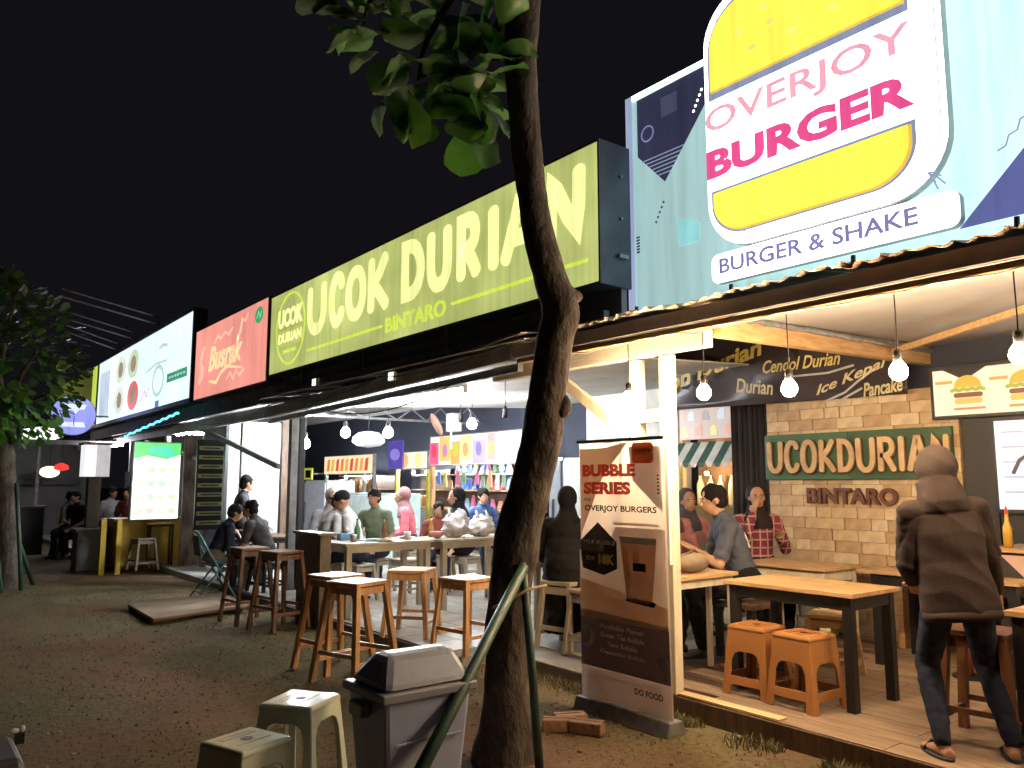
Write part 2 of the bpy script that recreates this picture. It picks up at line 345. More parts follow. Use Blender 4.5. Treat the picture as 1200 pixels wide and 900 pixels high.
MB().box(4.25, 4.335, 2.93, 3.72, .1015, .113).build('edge_strip', mat('bright_pine_strip', (.72, .53, .3), .5, sc=5, stretch=(9, 1, 9)), deck, bev=.002)
# food hall floor: pale tiles on a concrete slab
m_tile = mat('hall_tile', (.47, .44, .38), .35, rgb2=(.38, .35, .29), sc=3)
m_tile2 = mat('hall_tile_worn', (.42, .39, .33), .4, rgb2=(.33, .3, .25), sc=3)
hall = tag(MB().box(4.2, 9.2, 4.57, 5.6, -.1, .088).box(3.72, 9.2, 5.6, 11.0, -.1, .088).build('hall_floor', m_slab, bev=.01), kind='structure')
tl = [MB().box(-.197, .197, -.197, .197, 0, .012).build('tile', m) for m in (m_tile, m_tile2)]
tls = [o.data for o in tl]
for o in tl: bpy.data.objects.remove(o)
for i in range(13):
    for j in range(16):
        x, y = 3.95 + .4 * i, 4.8 + .4 * j
        if (y < 5.8 and x < 4.4) or x > 9: continue
        piece(random.choice(tls), 'tile', hall, (x, y, .088))
tag(MB().box(3.75, 9.2, 11.01, 15.3, -.1, .09).box(3.2, 9.2, 15.32, 26, -.1, .09).build('side_floor', mat('side_tile', (.5, .49, .45), .5, rgb2=(.34, .33, .3), sc=2), bev=.01), kind='structure')
# loose board laid on the dirt as a ramp
t = thing('ramp_board', (3.1, 10.3, 0), 'large flat plywood sheet lying on the dirt as a ramp', 'ramp')
mb = MB(); c = [at_z(150, 708, .07), at_z(180, 725, .06), at_z(292, 709, .08), at_z(262, 694, .09)]
MB().hexa([p + V(0, 0, -.03) for p in (c[1], c[2], c[3], c[0])], [c[1], c[2], c[3], c[0]]).build('sheet', mat('plywood', (.34, .24, .16), .8, rgb2=(.24, .16, .1), sc=4, bump=.2), t, bev=.003)
MB().bar(c[1] + V(0, .12, -.045), c[2] + V(-.05, .12, -.045), .08, .06).build('batten', m_darkwood, t); MB().bar(c[0] + V(0, -.1, -.045), c[3] + V(-.05, -.1, -.045), .08, .06).build('batten', m_darkwood, t)
# ================================================================ buildings
m_ceil = mat('ceiling_sheet', (.42, .42, .42), .45, rgb2=(.33, .32, .32), sc=1.2, bump=.12, bsc=4)
m_ceil2 = mat('hall_ceiling', (.58, .56, .52), .6, rgb2=(.5, .48, .44), sc=1.6)
m_tin = mat('roof_tin', (.55, .5, .44), .4, rgb2=(.36, .27, .2), sc=5, metal=.5)
m_tinrust = mat('rusty_roof_tin', (.36, .22, .14), .6, rgb2=(.2, .11, .07), sc=7, metal=.3)
m_fascia = mat('dark_fascia', (.52, .47, .46), .6, rgb2=(.42, .37, .36), sc=4)
CS = .17
def cz(x): return 2.6 + CS * (x - 4.1)
# ---- burger shop: open timber shed
shop = thing('burger_shop', (4.25, 1.2, .1), 'open timber shed of the burger shop with cream posts and tin eaves', 'shop building')
m_c = m_whitepaint
MB().box(4.235, 4.315, 3.70, 3.79, .1, 2.40).build('post', m_c, shop, bev=.006)
MB().box(4.255, 4.335, 4.01, 4.10, .1, 2.40).build('post', m_c, shop, bev=.006)
MB().box(4.24, 4.33, -2.3, -2.2, .1, 2.40).build('post', m_c, shop, bev=.006)
MB().box(4.26, 4.31, 3.792, 4.008, 1.93, 2.02).build('post_tie', m_c, shop, bev=.004)
MB().box(4.26, 4.31, 3.792, 4.008, .72, .79).build('post_tie', m_c, shop, bev=.004)
MB().box(4.205, 4.232, 3.70, 3.72, .95, 2.2).build('conduit', m_white, shop)
MB().bar((4.29, 5.05, 2.44), (4.29, 4.12, 1.84), .05, .085).build('brace', m_c, shop, bev=.004)
MB().box(4.215, 4.30, 3.36, 5.75, 2.405, 2.53).build('header_beam', mat('pale_header_timber', (.72, .66, .56), .6, rgb2=(.6, .53, .43), sc=5, stretch=(9, 1, 9)), shop, bev=.005)
MB().hexa([(4.32, 3.31, 2.475), (7.5, 3.31, 2.56), (7.5, 3.39, 2.56), (4.32, 3.39, 2.475)], [(4.32, 3.31, 2.64), (7.5, 3.31, 2.72), (7.5, 3.39, 2.72), (4.32, 3.39, 2.64)]).build('tie_beam', m_pinex, shop, bev=.006)
MB().hexa([(4.32, .35, 2.42), (7.5, .35, 2.5), (7.5, .43, 2.5), (4.32, .43, 2.42)], [(4.32, .35, 2.60), (7.5, .35, 2.68), (7.5, .43, 2.68), (4.32, .43, 2.60)]).build('tie_beam', m_pinex, shop, bev=.006)
MB().bar((6.6, 3.29, 2.60), (5.0, 1.2, 2.575), .04, .045).build('strut', m_pinex, shop)
def cz2(x): return 2.615 + .033 * (x - 4.1)
for f_, y0_, y1_ in ((cz2, -2.6, 3.304), (cz, 3.396, 5.0)):
    MB().hexa([(4.08, y0_, f_(4.08)), (7.6, y0_, f_(7.6)), (7.6, y1_, f_(7.6)), (4.08, y1_, f_(4.08))], [(4.08, y0_, f_(4.08) + .015), (7.6, y0_, f_(7.6) + .015), (7.6, y1_, f_(7.6) + .015), (4.08, y1_, f_(4.08) + .015)]).build('ceiling_sheet', m_ceil, shop)
for x in (5.2, 6.3): MB().box(x - .02, x + .02, 3.4, 4.98, cz(x) - .05, cz(x) - .012).build('purlin', m_pine, shop)
# crumpled foil seam along the tie beam
pts = [(4.4 + .1 * i, 3.285 + .02 * noise.noise(V(i * .5, 0, 0)), 2.612 + .02 * i / 10 * 1.0 + .012 * noise.noise(V(i * .7, 3, 0))) for i in range(31)]
MB().tube(pts, [.022 + .01 * noise.noise(V(i * .9, 1, 1)) for i in range(31)], 8, .4).build('foil_seam', m_galv, shop, smooth=True)
MB().box(4.055, 4.09, -2.6, 5.25, 2.54, 2.64).build('fascia_board', m_fascia, shop, bev=.004)
MB().box(4.062, 4.13, -2.6, 5.2, 2.492, 2.53).build('fascia_batten', m_pine, shop, bev=.004)
# wire clipped under the fascia
pts = [(4.05, -2.4 + .15 * i, 2.486 + .008 * math.sin(i * 2.1) - (.02 if i % 7 == 3 else 0)) for i in range(50)]
MB().tube(pts, .006, 5).build('lamp_wire', mat('pale_cable', (.55, .5, .4), .5), shop, smooth=True)
rt = random.Random(5)
for k in range(10):          # corrugated sheets, each with its own ragged overhang
    y0 = -2.6 + .8 * k; y1 = y0 + .84; mb = MB(); ov = 3.99 + rt.uniform(-.05, .03); tz = rt.uniform(.0, .02); n_ = 34
    for (x, dz) in ((ov, 0), (4.5, 0), (7.6, 0)):
        for i in range(n_ + 1):
            y = y0 + (y1 - y0) * i / n_; z = cz(x) + .085 + tz + .012 * math.sin(i * math.pi / 2.4) + (.02 * noise.noise(V(y * 2.3, k, 0)) - .012 * rt.random() if x < 4.2 else 0)
            mb.v += [(x + (rt.uniform(-.02, .02) if x < 4.2 else 0), y, z), (x + (0 if x > 4.2 else .001), y, z - .004)]
    w_ = (n_ + 1) * 2
    for r_ in range(2):
        for i in range(n_):
            a = r_ * w_ + i * 2; b = a + w_; mb.f += [(a, a + 2, b + 2, b), (a + 1, b + 1, b + 3, a + 3)]
    for i in range(n_): a = i * 2; mb.f.append((a, a + 1, a + 3, a + 2))
    mb.m = [0] * len(mb.f); mb.build('roof_sheet', m_tinrust if k in (2, 5) else m_tin, shop)
for k in range(9):
    y = -1.8 + .8 * k; MB().tube([(4.03, y, cz(4.03) + .09), (4.035, y, cz(4.03) + .135)], .013, 8).build('roof_screw', m_steel, shop)
m_blackwall = mat('black_wall_panel', (.02, .019, .021), .55, rgb2=(.028, .026, .028), sc=4)
for (a, b, tag_) in ((2.78, 3.03, 0), (2.5, 2.775, 0), (1.2, 2.495, 0), (-2.5, 1.195, 0)):
    MB().box(7.16, 7.26, a + .003, b - .003, .1, 2.46).build('wall_panel', m_blackwall, shop, bev=.003)
MB().box(7.3, 7.36, -2.5, 5.4, .1, 3.14).build('back_wall', m_navy, shop)
MB().box(4.4, 7.25, -2.62, -2.55, .1, 3.05).build('side_wall', m_navy, shop)
# ---- brick-look feature wall
bw = thing('brick_wall', (7.2, 4.0, .1), 'tan split-brick feature wall behind the tables, under the green letter board', 'wall')
MB().box(7.205, 7.29, 3.05, 4.96, .1, 2.34).build('mortar_backing', mat('mortar', (.34, .23, .13), .95, sc=20), bw)
bms = [mat('brick_%s' % n, c, .8, rgb2=tuple(v * .8 for v in c), sc=9, bump=.35, bsc=25) for n, c in (('tan', (.58, .43, .25)), ('honey', (.64, .49, .29)), ('brown', (.5, .35, .2)), ('pale', (.68, .54, .35)))]
bmd = []
for m in bms:
    o = MB().box(-.02, .02, -.128, .128, -.051, .051).build('brick', m, bev=.004); bmd.append(o.data); bpy.data.objects.remove(o)
rb = random.Random(11); z = .155; row = 0
while z < 2.31:
    y = 4.95 - (.13 if row % 2 else 0)
    edges = []; yy = 4.955
    first = .13 if row % 2 else .26
    while yy > 3.06:
        L_ = first; first = .262 * rb.choice((1, 1, 1, .6)); y1 = max(3.055, yy - L_); ln = yy - y1
        if ln > .04: piece(rb.choice(bmd), 'brick', bw, (7.2 + rb.uniform(-.005, .005), (yy + y1) / 2, z), scale=(1, (ln - .006) / .256, 1))
        yy = y1
    z += .1065; row += 1
# green letter board on the wall
lb = thing('letter_board', (7.16, 4.0, 1.54), 'dark green board with raised wooden letters UCOKDURIAN on the brick wall', 'sign')
m_green = mat('green_board', (.045, .105, .045), .55, rgb2=(.03, .075, .032), sc=2)
MB().box(7.13, 7.168, 4.04, 4.955, 1.535, 1.985).build('board_panel', mat('green_board_faded', (.06, .14, .065), .5, rgb2=(.05, .115, .05), sc=2), lb, bev=.003)
MB().box(7.13, 7.168, 3.10, 4.037, 1.535, 1.985).build('board_panel', m_green, lb, bev=.003)
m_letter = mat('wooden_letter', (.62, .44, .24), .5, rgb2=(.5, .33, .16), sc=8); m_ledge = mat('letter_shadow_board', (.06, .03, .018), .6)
cols = 'UCOKDURIAN'; edges = [-4.93, -4.73, -4.55, -4.35, -4.16, -3.97, -3.765, -3.575, -3.49, -3.29, -3.11]
for i, ch in enumerate(cols):
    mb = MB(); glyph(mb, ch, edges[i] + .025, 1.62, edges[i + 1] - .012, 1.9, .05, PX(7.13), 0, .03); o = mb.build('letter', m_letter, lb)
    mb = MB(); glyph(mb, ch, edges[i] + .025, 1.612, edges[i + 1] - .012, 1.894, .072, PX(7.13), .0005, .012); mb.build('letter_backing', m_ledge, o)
bt = thing('wall_letters', (7.16, 4.0, 1.33), 'small dark brown letters BINTARO fixed on the bricks', 'lettering')
text('BINTARO', 'letters', PX(7.16), -4.5, 1.30, -3.60, 1.455, 0, mat('maroon_letter', (.13, .05, .03), .5), bt, bold=.035, d=.03)
# ---- dark vinyl banner above the wall
vb = thing('vinyl_banner', (7.05, 4.7, 2.3), 'dark sagging vinyl banner with yellow durian dessert names above the brick wall', 'banner')
mb = MB(); nu, nv = 60, 12
def vbx(u, v): return 7.06 + .05 * noise.noise(V(u * 1.6 + v * 1.2, v * 1.1, 2)) + .03 * math.sin((u * 1.1 - v * 2.2) * 3)
for j in range(nv + 1):
    for i in range(nu + 1):
        y = 6.15 - 2.75 * i / nu; zb = 2.33 - .05 * i / nu; z = zb + (3.12 - zb) * j / nv
        mb.v.append((vbx(-y, z) - .02, y, z))
mb.f = [(j * (nu + 1) + i, j * (nu + 1) + i + 1, (j + 1) * (nu + 1) + i + 1, (j + 1) * (nu + 1) + i) for j in range(nv) for i in range(nu)]; mb.m = [0] * len(mb.f)
o = mb.build('vinyl', mat('dark_vinyl', (.045, .038, .04), .3, rgb2=(.06, .045, .05), sc=2), vb, smooth=True); o.modifiers.new('s', 'SOLIDIFY').thickness = .004
m_ytext = mat('banner_yellow_print', (.7, .56, .16), .5); m_ytext2 = mat('banner_cream_print', (.68, .6, .34), .5)
PB = PX(6.95)
def btext(s, px0, py0, px1, py1, h, m, bold=.02, shear=.2, arc=0):
    a = at_x(px0, py0, 6.95); b = at_x(px1, py1, 6.95); text(s, 'printed_words', PB, -a.y, a.z, -b.y, a.z + h, 0, m, vb, bold, .002, shear, b.z - a.z, arc)
btext('pon Durian', 772, 470, 893, 422, .24, m_ytext, .03, .1)
btext('Cendol Durian', 894, 438, 985, 427, .13, m_ytext, .015, .35)
btext('Durian', 863, 460, 906, 463, .15, m_ytext2, .015)
btext('Ice Kepal', 957, 467, 1040, 432, .12, m_ytext2, .02, .3)
btext('Pancake', 1012, 466, 1058, 458, .13, m_ytext2, .02, .2)
mb = MB()
for pts in ([(930, 441), (970, 437), (1000, 428)], [(968, 470), (990, 460), (1005, 447), (1025, 432)], [(985, 469), (1010, 455)]):
    mb.ribbon([(-at_x(a, b, 6.955).y, at_x(a, b, 6.955).z) for a, b in pts], .02, PX(6.955), 0, .002)
mb.build('swoosh', mat('banner_silver_print', (.5, .5, .5), .4), vb)
# ---- dark curtain beside the bricks
cu = thing('dark_curtain', (7.25, 5.2, .1), 'dark cloth hanging in the gap left of the brick wall', 'curtain')
mb = MB(); n_ = 40
for j in range(2):
    for i in range(n_ + 1): y = 5.45 - .47 * i / n_; mb.v.append((7.24 + .02 * math.sin(i * 1.1) + .01 * math.sin(i * 2.7), y, .1 + 2.3 * j))
mb.f = [(i, i + 1, n_ + 2 + i, n_ + 1 + i) for i in range(n_)]; mb.m = [0] * n_
o = mb.build('cloth', mat('curtain_cloth', (.03, .027, .03), .9, sc=5), cu, smooth=True); o.modifiers.new('s', 'SOLIDIFY').thickness = .006
# ---- food hall in the middle
m_eave = mat('weathered_grey_eave', (.55, .55, .53), .6, rgb2=(.36, .35, .33), sc=3)
hallb = thing('food_hall', (4.3, 8, .1), 'long open food hall with dark steel eaves behind the yellow letter sign', 'hall building')
def slab(x0, z0, x1, z1, y0, y1, th, name, m, par): return MB().hexa([(x0, y0, z0), (x1, y0, z1), (x1, y1, z1), (x0, y1, z0)], [(x0, y0, z0 + th), (x1, y0, z1 + th), (x1, y1, z1 + th), (x0, y1, z0 + th)]).build(name, m, par)
for k in range(4): slab(4.12, 2.58, 9.2, 2.84, 5.05 + 1.5 * k, 6.53 + 1.5 * k, .015, 'ceiling_panel', m_ceil2, hallb)
for k in range(4): slab(4.4, 2.62, 9.2, 3.1, 11.05 + 2.5 * k, 13.5 + 2.5 * k, .015, 'ceiling_panel', m_ceil2, hallb)
slab(3.98, 2.66, 5.2, 2.86, 5.0, 11.0, .012, 'roof_sheet', m_eave, hallb)
MB().hexa([(4.06, 5.28, 2.53), (4.12, 5.28, 2.53), (4.12, 11, 2.40), (4.06, 11, 2.40)], [(4.06, 5.28, 2.66), (4.12, 5.28, 2.66), (4.12, 11, 2.55), (4.06, 11, 2.55)]).build('fascia', m_eave, hallb, bev=.004)
MB().hexa([(4.14, 5.28, 2.44), (4.2, 5.28, 2.44), (4.2, 11, 2.33), (4.14, 11, 2.33)], [(4.14, 5.28, 2.51), (4.2, 5.28, 2.51), (4.2, 11, 2.40), (4.14, 11, 2.40)]).build('eave_rail', m_galv, hallb, bev=.004)
MB().box(4.5, 4.56, 4.4, 11.2, 2.74, 3.12).build('parapet', m_fascia, hallb)
MB().box(4.3, 4.36, 4.4, 11.2, 2.78, 2.84).build('sign_rail', m_steel, hallb)
for y in (4.8, 6.6, 8.4, 10.2): MB().box(4.28, 4.34, y, y + .06, 2.842, 3.048).build('sign_support', m_steel, hallb)
MB().hexa([(3.93, 4.98, 2.70), (4.5, 4.98, 2.76), (4.5, 5.9, 2.72), (3.99, 5.9, 2.66)], [(3.93, 4.98, 2.712), (4.5, 4.98, 2.772), (4.5, 5.9, 2.732), (3.99, 5.9, 2.672)]).build('loose_tin', m_tin, hallb)
MB().box(4.2, 4.3, 10.28, 10.38, .1, 2.42).build('post', m_steel, hallb, bev=.005); MB().box(4.32, 4.4, 10.28, 10.38, .1, 2.42).build('post', m_black, hallb, bev=.005)
MB().box(9.0, 9.1, 4.4, 26, .1, 3.6).build('back_wall', m_navy, hallb)
MB().box(5.3, 9.0, 23.9, 24, .1, 3.4).build('end_wall', m_navy, hallb)
for y in (12.5,):      # pale roof truss
    mb = MB(); A0 = V(5.2, y, 2.62); B0 = V(8.9, y, 2.62); n_ = 6
    mb.bar(A0, B0, .04, .04)
    for i in range(n_):
        a = A0.lerp(B0, i / n_); b = A0.lerp(B0, (i + 1) / n_); c = a.lerp(b, .5); c.z = 2.62 + .05 * (i + 1)
        mb.bar(a, c, .022, .022); mb.bar(c, b, .022, .022)
    mb.build('truss', m_galv, hallb)
MB().box(8.3, 8.9, 7.4, 8.9, .1, 3.1).build('wall', mat('plaster_white', (.66, .65, .6), .8, sc=3), hallb)
# ---- left row of stalls
left = thing('stall_row', (4.2, 17, .1), 'row of stalls under dark steel eaves at the far left', 'stall building')
MB().box(4.06, 4.12, 11.02, 26, 2.40, 2.56).build('fascia', m_eave, left, bev=.004)
slab(3.98, 2.58, 5.5, 2.85, 11.02, 26, .02, 'roof_sheet', m_eave, left)
MB().box(4.5, 4.56, 11.25, 26, 2.74, 3.1).build('parapet', m_fascia, left)
for y in (12.2, 14.0, 16.5, 19.5, 23.0): MB().box(4.2, 4.29, y, y + .09, .1, 2.42).build('post', m_steel, left, bev=.004)
for (y0, z0, y1, z1) in ((14.0, 2.4, 12.25, 2.4),):
    MB().bar((4.1, 14.0, 2.42), (4.1, 10.45, 1.72), .05, .07).build('brace', m_steel, left)
MB().bar((4.12, 17.8, 2.36), (4.12, 14.1, 1.9), .04, .06).build('brace', m_steel, left)
MB().box(4.26, 5.12, 13.0, 13.06, .1, 2.5).build('white_panel', mat('white_partition', (.5, .5, .52), .5, sc=2), left)
MB().box(5.14, 5.34, 12.95, 13.1, .1, 2.6).build('timber_column', m_darkwood, left)
MB().box(4.21, 4.26, 12.98, 13.08, .1, 2.5).build('dark_post', m_black, left)
MB().box(5.5, 5.56, 14.6, 24, .1, 2.8).build('back_wall', mat('stall_back', (.12, .11, .11), .8, sc=2), left)
MB().box(3.98, 4.28, 14.44, 14.5, .1, 2.34).build('plank_board', mat('weathered_board', (.4, .3, .24), .8, rgb2=(.16, .11, .085), sc=3, stretch=(3, 3, 1), bump=.2), left, bev=.004)
MB().box(4.285, 4.32, 14.43, 14.5, .1, 2.34).build('board_trim', m_pine, left)
# upper edge of the row: sloping canvas under the white sign
MB().hexa([(4.0, 15.4, 2.5), (4.9, 15.4, 2.95), (4.9, 23, 2.95), (4.0, 23, 2.5)], [(4.0, 15.4, 2.51), (4.9, 15.4, 2.96), (4.9, 23, 2.96), (4.0, 23, 2.51)]).build('canvas', mat('canvas_awning', (.5, .47, .38), .8, sc=3), left)
# ================================================================ lit signs
# ---- big burger sign on the roof
P = PX(4.6)
bs = thing('burger_sign', (4.65, 2.0, 2.75), 'huge lit pale cyan roof sign with the OVERJOY BURGER bun logo', 'sign')
e_cyan = emi('sign_cyan', (.52, .8, .79), 1.0, .06, .7, glow_ramp=(2.2, -.6, .66, 1.5)); e_white = emi('sign_white', (.93, .97, 1), 2.6, .06, 1); e_navy = emi('sign_navy', s2l((56, 58, 84)), .8, .1)
e_yel = emi('sign_yellow', s2l((255, 238, 84)), 1.25, .05); e_yel2 = emi('sign_amber', s2l((250, 205, 90)), 1.0, .05); e_line = emi('sign_greyblue', s2l((150, 160, 190)), .9, .05)
e_pink = emi('sign_pink', s2l((242, 168, 184)), 1.1, .05); e_mag = emi('sign_magenta', s2l((236, 84, 146)), 1.05, .05); e_lav = emi('sign_lavender', s2l((140, 135, 190)), .9, .05)
e_cy2 = emi('sign_cyan_shade', (.3, .66, .68), .95, .1); e_blu = emi('sign_paleblue', (.5, .66, .92), .95, .1)
MB().box(4.6, 4.75, -1.2, 4.40, 2.72, 4.66).build('cabinet', mat('sign_cabinet', (.3, .34, .4), .5, metal=.3), bs)
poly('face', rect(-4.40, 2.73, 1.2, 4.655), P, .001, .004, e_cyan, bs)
poly('frame_edge', rect(-4.40, 2.73, -4.33, 4.655), P, .006, .012, emi('sign_edge', (.42, .5, .72), .75, .1), bs)
poly('frame_edge', rect(-4.33, 4.615, 1.2, 4.655), P, .006, .012, e_white, bs)
poly('navy_patch', [(-4.28, 4.60), (-3.45, 4.61), (-3.5, 4.42), (-4.0, 3.83), (-4.28, 4.12)], P, .006, .003, e_navy, bs)
mb = MB()
for i in range(6): v = 3.9 + .032 * i; mb.ribbon([(-4.06 - .033 * i, v), (-3.93 + .027 * i, v)], .008, P, .010, .002)
mb.build('hatching', e_line, bs)
MB().ribbon([(-4.17 + .062 * math.cos(a * math.pi / 12), 4.28 + .062 * math.sin(a * math.pi / 12)) for a in range(25)], .012, P, .010, .002).build('ring', e_lav, bs)
mb = MB()
for (u, v) in ((-3.66, 4.36), (-3.64, 4.395), (-3.62, 4.43), (-3.68, 4.325), (-3.70, 4.29)): mb.prism(disc(u, v, .011, n=8), P, .010, .002)
mb.build('dots', e_white, bs)
mb = MB()
for k in range(5): mb.prism(disc(-4.1 + .02 * k, 3.53 + .035 * k, .010, n=8), P, .006, .003)
for k in range(6): mb.prism(rect(-4.30, 3.32 + .024 * k, -4.265, 3.334 + .024 * k), P, .02, .002)
mb.build('marks', e_navy, bs)
poly('shade_block', [(-3.88, 3.50), (-3.68, 3.42), (-3.68, 3.28), (-3.88, 3.28)], P, .006, .003, e_cy2, bs); poly('shade_block', rect(-4.02, 4.36, -3.86, 4.52), P, .010, .002, emi('sign_navy2', s2l((80, 82, 110)), .8), bs)
poly('navy_corner', [(-1.88, 2.90), (-1.1, 2.90), (-1.1, 3.7)], P, .006, .003, emi('sign_indigo', s2l((104, 110, 170)), .9, .1), bs)
MB().ribbon([(-1.66 + .03 * k + .012 * (k % 2), 3.28 + .034 * k - .02 * (k % 2)) for k in range(7)], .008, P, .006, .003).build('zigzag', e_line, bs)
# logo plate, standing proud of the face and above its top edge
MB().prism(rrect(-3.53, 3.12, -1.86, 5.02, .36), P, .03, .06).build('logo_plate', mat('plate_side', (.7, .7, .7), .4), bs)
poly('logo_face', rrect(-3.525, 3.125, -1.865, 5.015, .355), P, .091, .002, e_white, bs)
MB().ribbon([(a, b) for a, b in rrect(-3.45, 3.2, -1.9, 5.0, .33)] + [rrect(-3.45, 3.2, -1.9, 5.0, .33)[0]], .006, P, .0935, .002).build('plate_line', e_line, bs)
top = [(-3.49, 4.25), (-2.04, 4.25)] + [(-2.04 - .36 + .36 * math.cos(R(9 * i)), 4.6 + .36 * math.sin(R(9 * i))) for i in range(11)] + [(-3.49 + .36 - .36 * math.sin(R(9 * i)), 4.6 + .36 * math.cos(R(9 * i))) for i in range(11)]
bot = [(-3.49, 3.57), (-3.49, 3.50)] + [(-3.49 + .27 - .27 * math.cos(R(9 * i)), 3.47 - .25 * math.sin(R(9 * i))) for i in range(11)] + [(-2.04 - .27 + .27 * math.sin(R(9 * i)), 3.47 - .25 * math.cos(R(9 * i))) for i in range(11)] + [(-2.04, 3.58)]
for nm, pp in (('bun_top', top), ('bun_bottom', bot)):
    cxx = sum(p[0] for p in pp) / len(pp); cyy = sum(p[1] for p in pp) / len(pp)
    o = poly(nm, pp, P, .0945, .002, e_line, bs)
    sh = lambda q, k_: (cxx + (q[0] - cxx) * (1 - k_ / .72), cyy + (q[1] - cyy) * (1 - k_ / .22))
    poly('bun_edge', [sh(q, .022) for q in pp], P, .097, .002, e_yel2, o); poly('bun_fill', [(sh(q, .03)[0] - .012, sh(q, .03)[1] + (.012 if nm == 'bun_bottom' else 0)) for q in pp], P, .0995, .002, e_yel, o)
mb = MB()
for (u, v) in ((-3.1, 4.5), (-2.95, 4.62), (-2.8, 4.48), (-2.65, 4.66), (-3.0, 4.75), (-2.5, 4.5), (-2.75, 4.8), (-3.2, 4.66)): mb.prism(disc(u, v, .035, .022, 12), P, .102, .002)
o = mb.build('sesame', emi('sesame_white', s2l((255, 243, 130)), 1.05), bs); o['kind'] = 'stuff'
text('OVERJOY', 'lettering', P, -3.52, 3.955, -2.03, 4.185, .103, e_pink, bs, bold=.012)
text('BURGER', 'lettering', P, -3.52, 3.66, -2.03, 3.875, .103, e_mag, bs, bold=.045)
MB().prism(rrect(-3.53, 2.90, -1.84, 3.115, .06), P, .02, .05).build('label_plate', mat('plate_side', (.7, .7, .7), .4), bs)
poly('label_face', rrect(-3.527, 2.903, -1.843, 3.112, .058), P, .071, .002, e_white, bs)
text('BURGER & SHAKE', 'lettering', P, -3.46, 2.965, -2.07, 3.075, .074, e_lav, bs, bold=.02)
mb = MB()
for k, (u, v) in enumerate(((-1.95, 3.17), (-1.92, 3.2), (-1.9, 3.15), (-1.94, 3.13))): mb.ribbon([(-1.99, 3.24), ((u - 1.99) / 2, (v + 3.26) / 2), (u, v)], .008, P, .095, .004)
mb.build('cable_tail', e_line, bs)
# ---- UCOK DURIAN light box
P = PX(4.25)
us = thing('durian_sign', (4.4, 7.8, 3.05), 'long lit olive green box sign with pale yellow UCOK DURIAN letters', 'sign')
MB().box(4.25, 4.60, 4.365, 11.33, 3.04, 4.22).build('cabinet', mat('sign_box_blue_grey', (.16, .19, .25), .5, metal=.2, sc=4), us, bev=.006)
m_corner = m_steel
e_olive = emi('sign_olive', s2l((190, 199, 118)), .98, .3, .9); e_lemon = emi('sign_lemon', s2l((248, 250, 165)), 1.12, .1, 1.5); e_lime = emi('sign_lime', s2l((214, 236, 80)), 1.0, .05)
poly('face', rect(-11.30, 3.06, -4.385, 4.20), P, .001, .004, e_olive, us)
for (y0, y1, z0, z1) in ((-11.33, -4.365, 3.04, 3.06), (-11.33, -4.365, 4.20, 4.22), (-11.33, -11.30, 3.06, 4.20), (-4.385, -4.365, 3.06, 4.20)):
    MB().prism(rect(y0, z0, y1, z1), P, .001, .012).build('rim', m_steel, us)
for i in range(1, 6): u = -11.3 + 6.915 * i / 6; MB().prism(rect(u - .003, 3.06, u + .003, 4.20), P, .0055, .0006).build('panel_seam', e_lime if i == 99 else emi('sign_olive_seam', s2l((168, 177, 104)), .9), us)
for ch, y0, y1, z1 in (('U', 10.02, 9.37, 4.11), ('C', 9.34, 8.87, 4.13), ('O', 8.87, 8.28, 4.1), ('K', 8.29, 7.74, 4.12), ('D', 7.52, 6.97, 4.12), ('U', 6.97, 6.46, 4.1), ('R', 6.42, 5.97, 4.12), ('I', 5.96, 5.60, 4.08), ('A', 5.68, 5.06, 4.08), ('N', 5.08, 4.5, 4.1)):
    mb = MB(); w_ = .155 if ch != 'I' else .16; glyph(mb, ch, -y0 + .06, 3.43 + .07, -y1 - .06, z1 - .07, w_, P, .007, .003); mb.build('letter', e_lemon, us)
text('BINTARO', 'lettering', P, -7.82, 3.16, -6.58, 3.33, .007, e_lime, us, bold=.02)
MB().ribbon([(-9.95, 3.25), (-7.9, 3.255)], .028, P, .007, .003).build('rule', e_lime, us); MB().ribbon([(-6.47, 3.255), (-4.52, 3.26)], .028, P, .007, .003).build('rule', e_lime, us)
o = MB().ribbon([(-10.57 + .5 * math.cos(a * math.pi / 24), 3.65 + .5 * math.sin(a * math.pi / 24)) for a in range(49)], .03, P, .007, .003).build('round_logo', e_lime, us)
text('UCOK', 'logo_word', P, -11.0, 3.68, -10.14, 3.95, .007, e_lemon, o, bold=.05)
poly('logo_band', rect(-11.05, 3.42, -10.09, 3.64), P, .006, .002, emi('sign_olive_pale', s2l((196, 202, 110)), .95), o)
text('DURIAN', 'logo_word', P, -10.98, 3.46, -10.16, 3.6, .009, e_lemon, o, bold=.04)
text('BINTARO', 'logo_word', P, -10.8, 3.31, -10.34, 3.36, .007, e_lime, o, bold=.02)
for k, (y, z) in enumerate(((4.365, 3.3), (4.365, 3.95), (4.365, 3.6))): MB().tube([(4.47, y - .02, z), (4.47, y + .001, z)], .012, 8).build('bolt', m_galv, us)
MB().box(4.42, 4.52, 4.33, 4.362, 3.27, 3.30).build('bracket', m_galv, us)
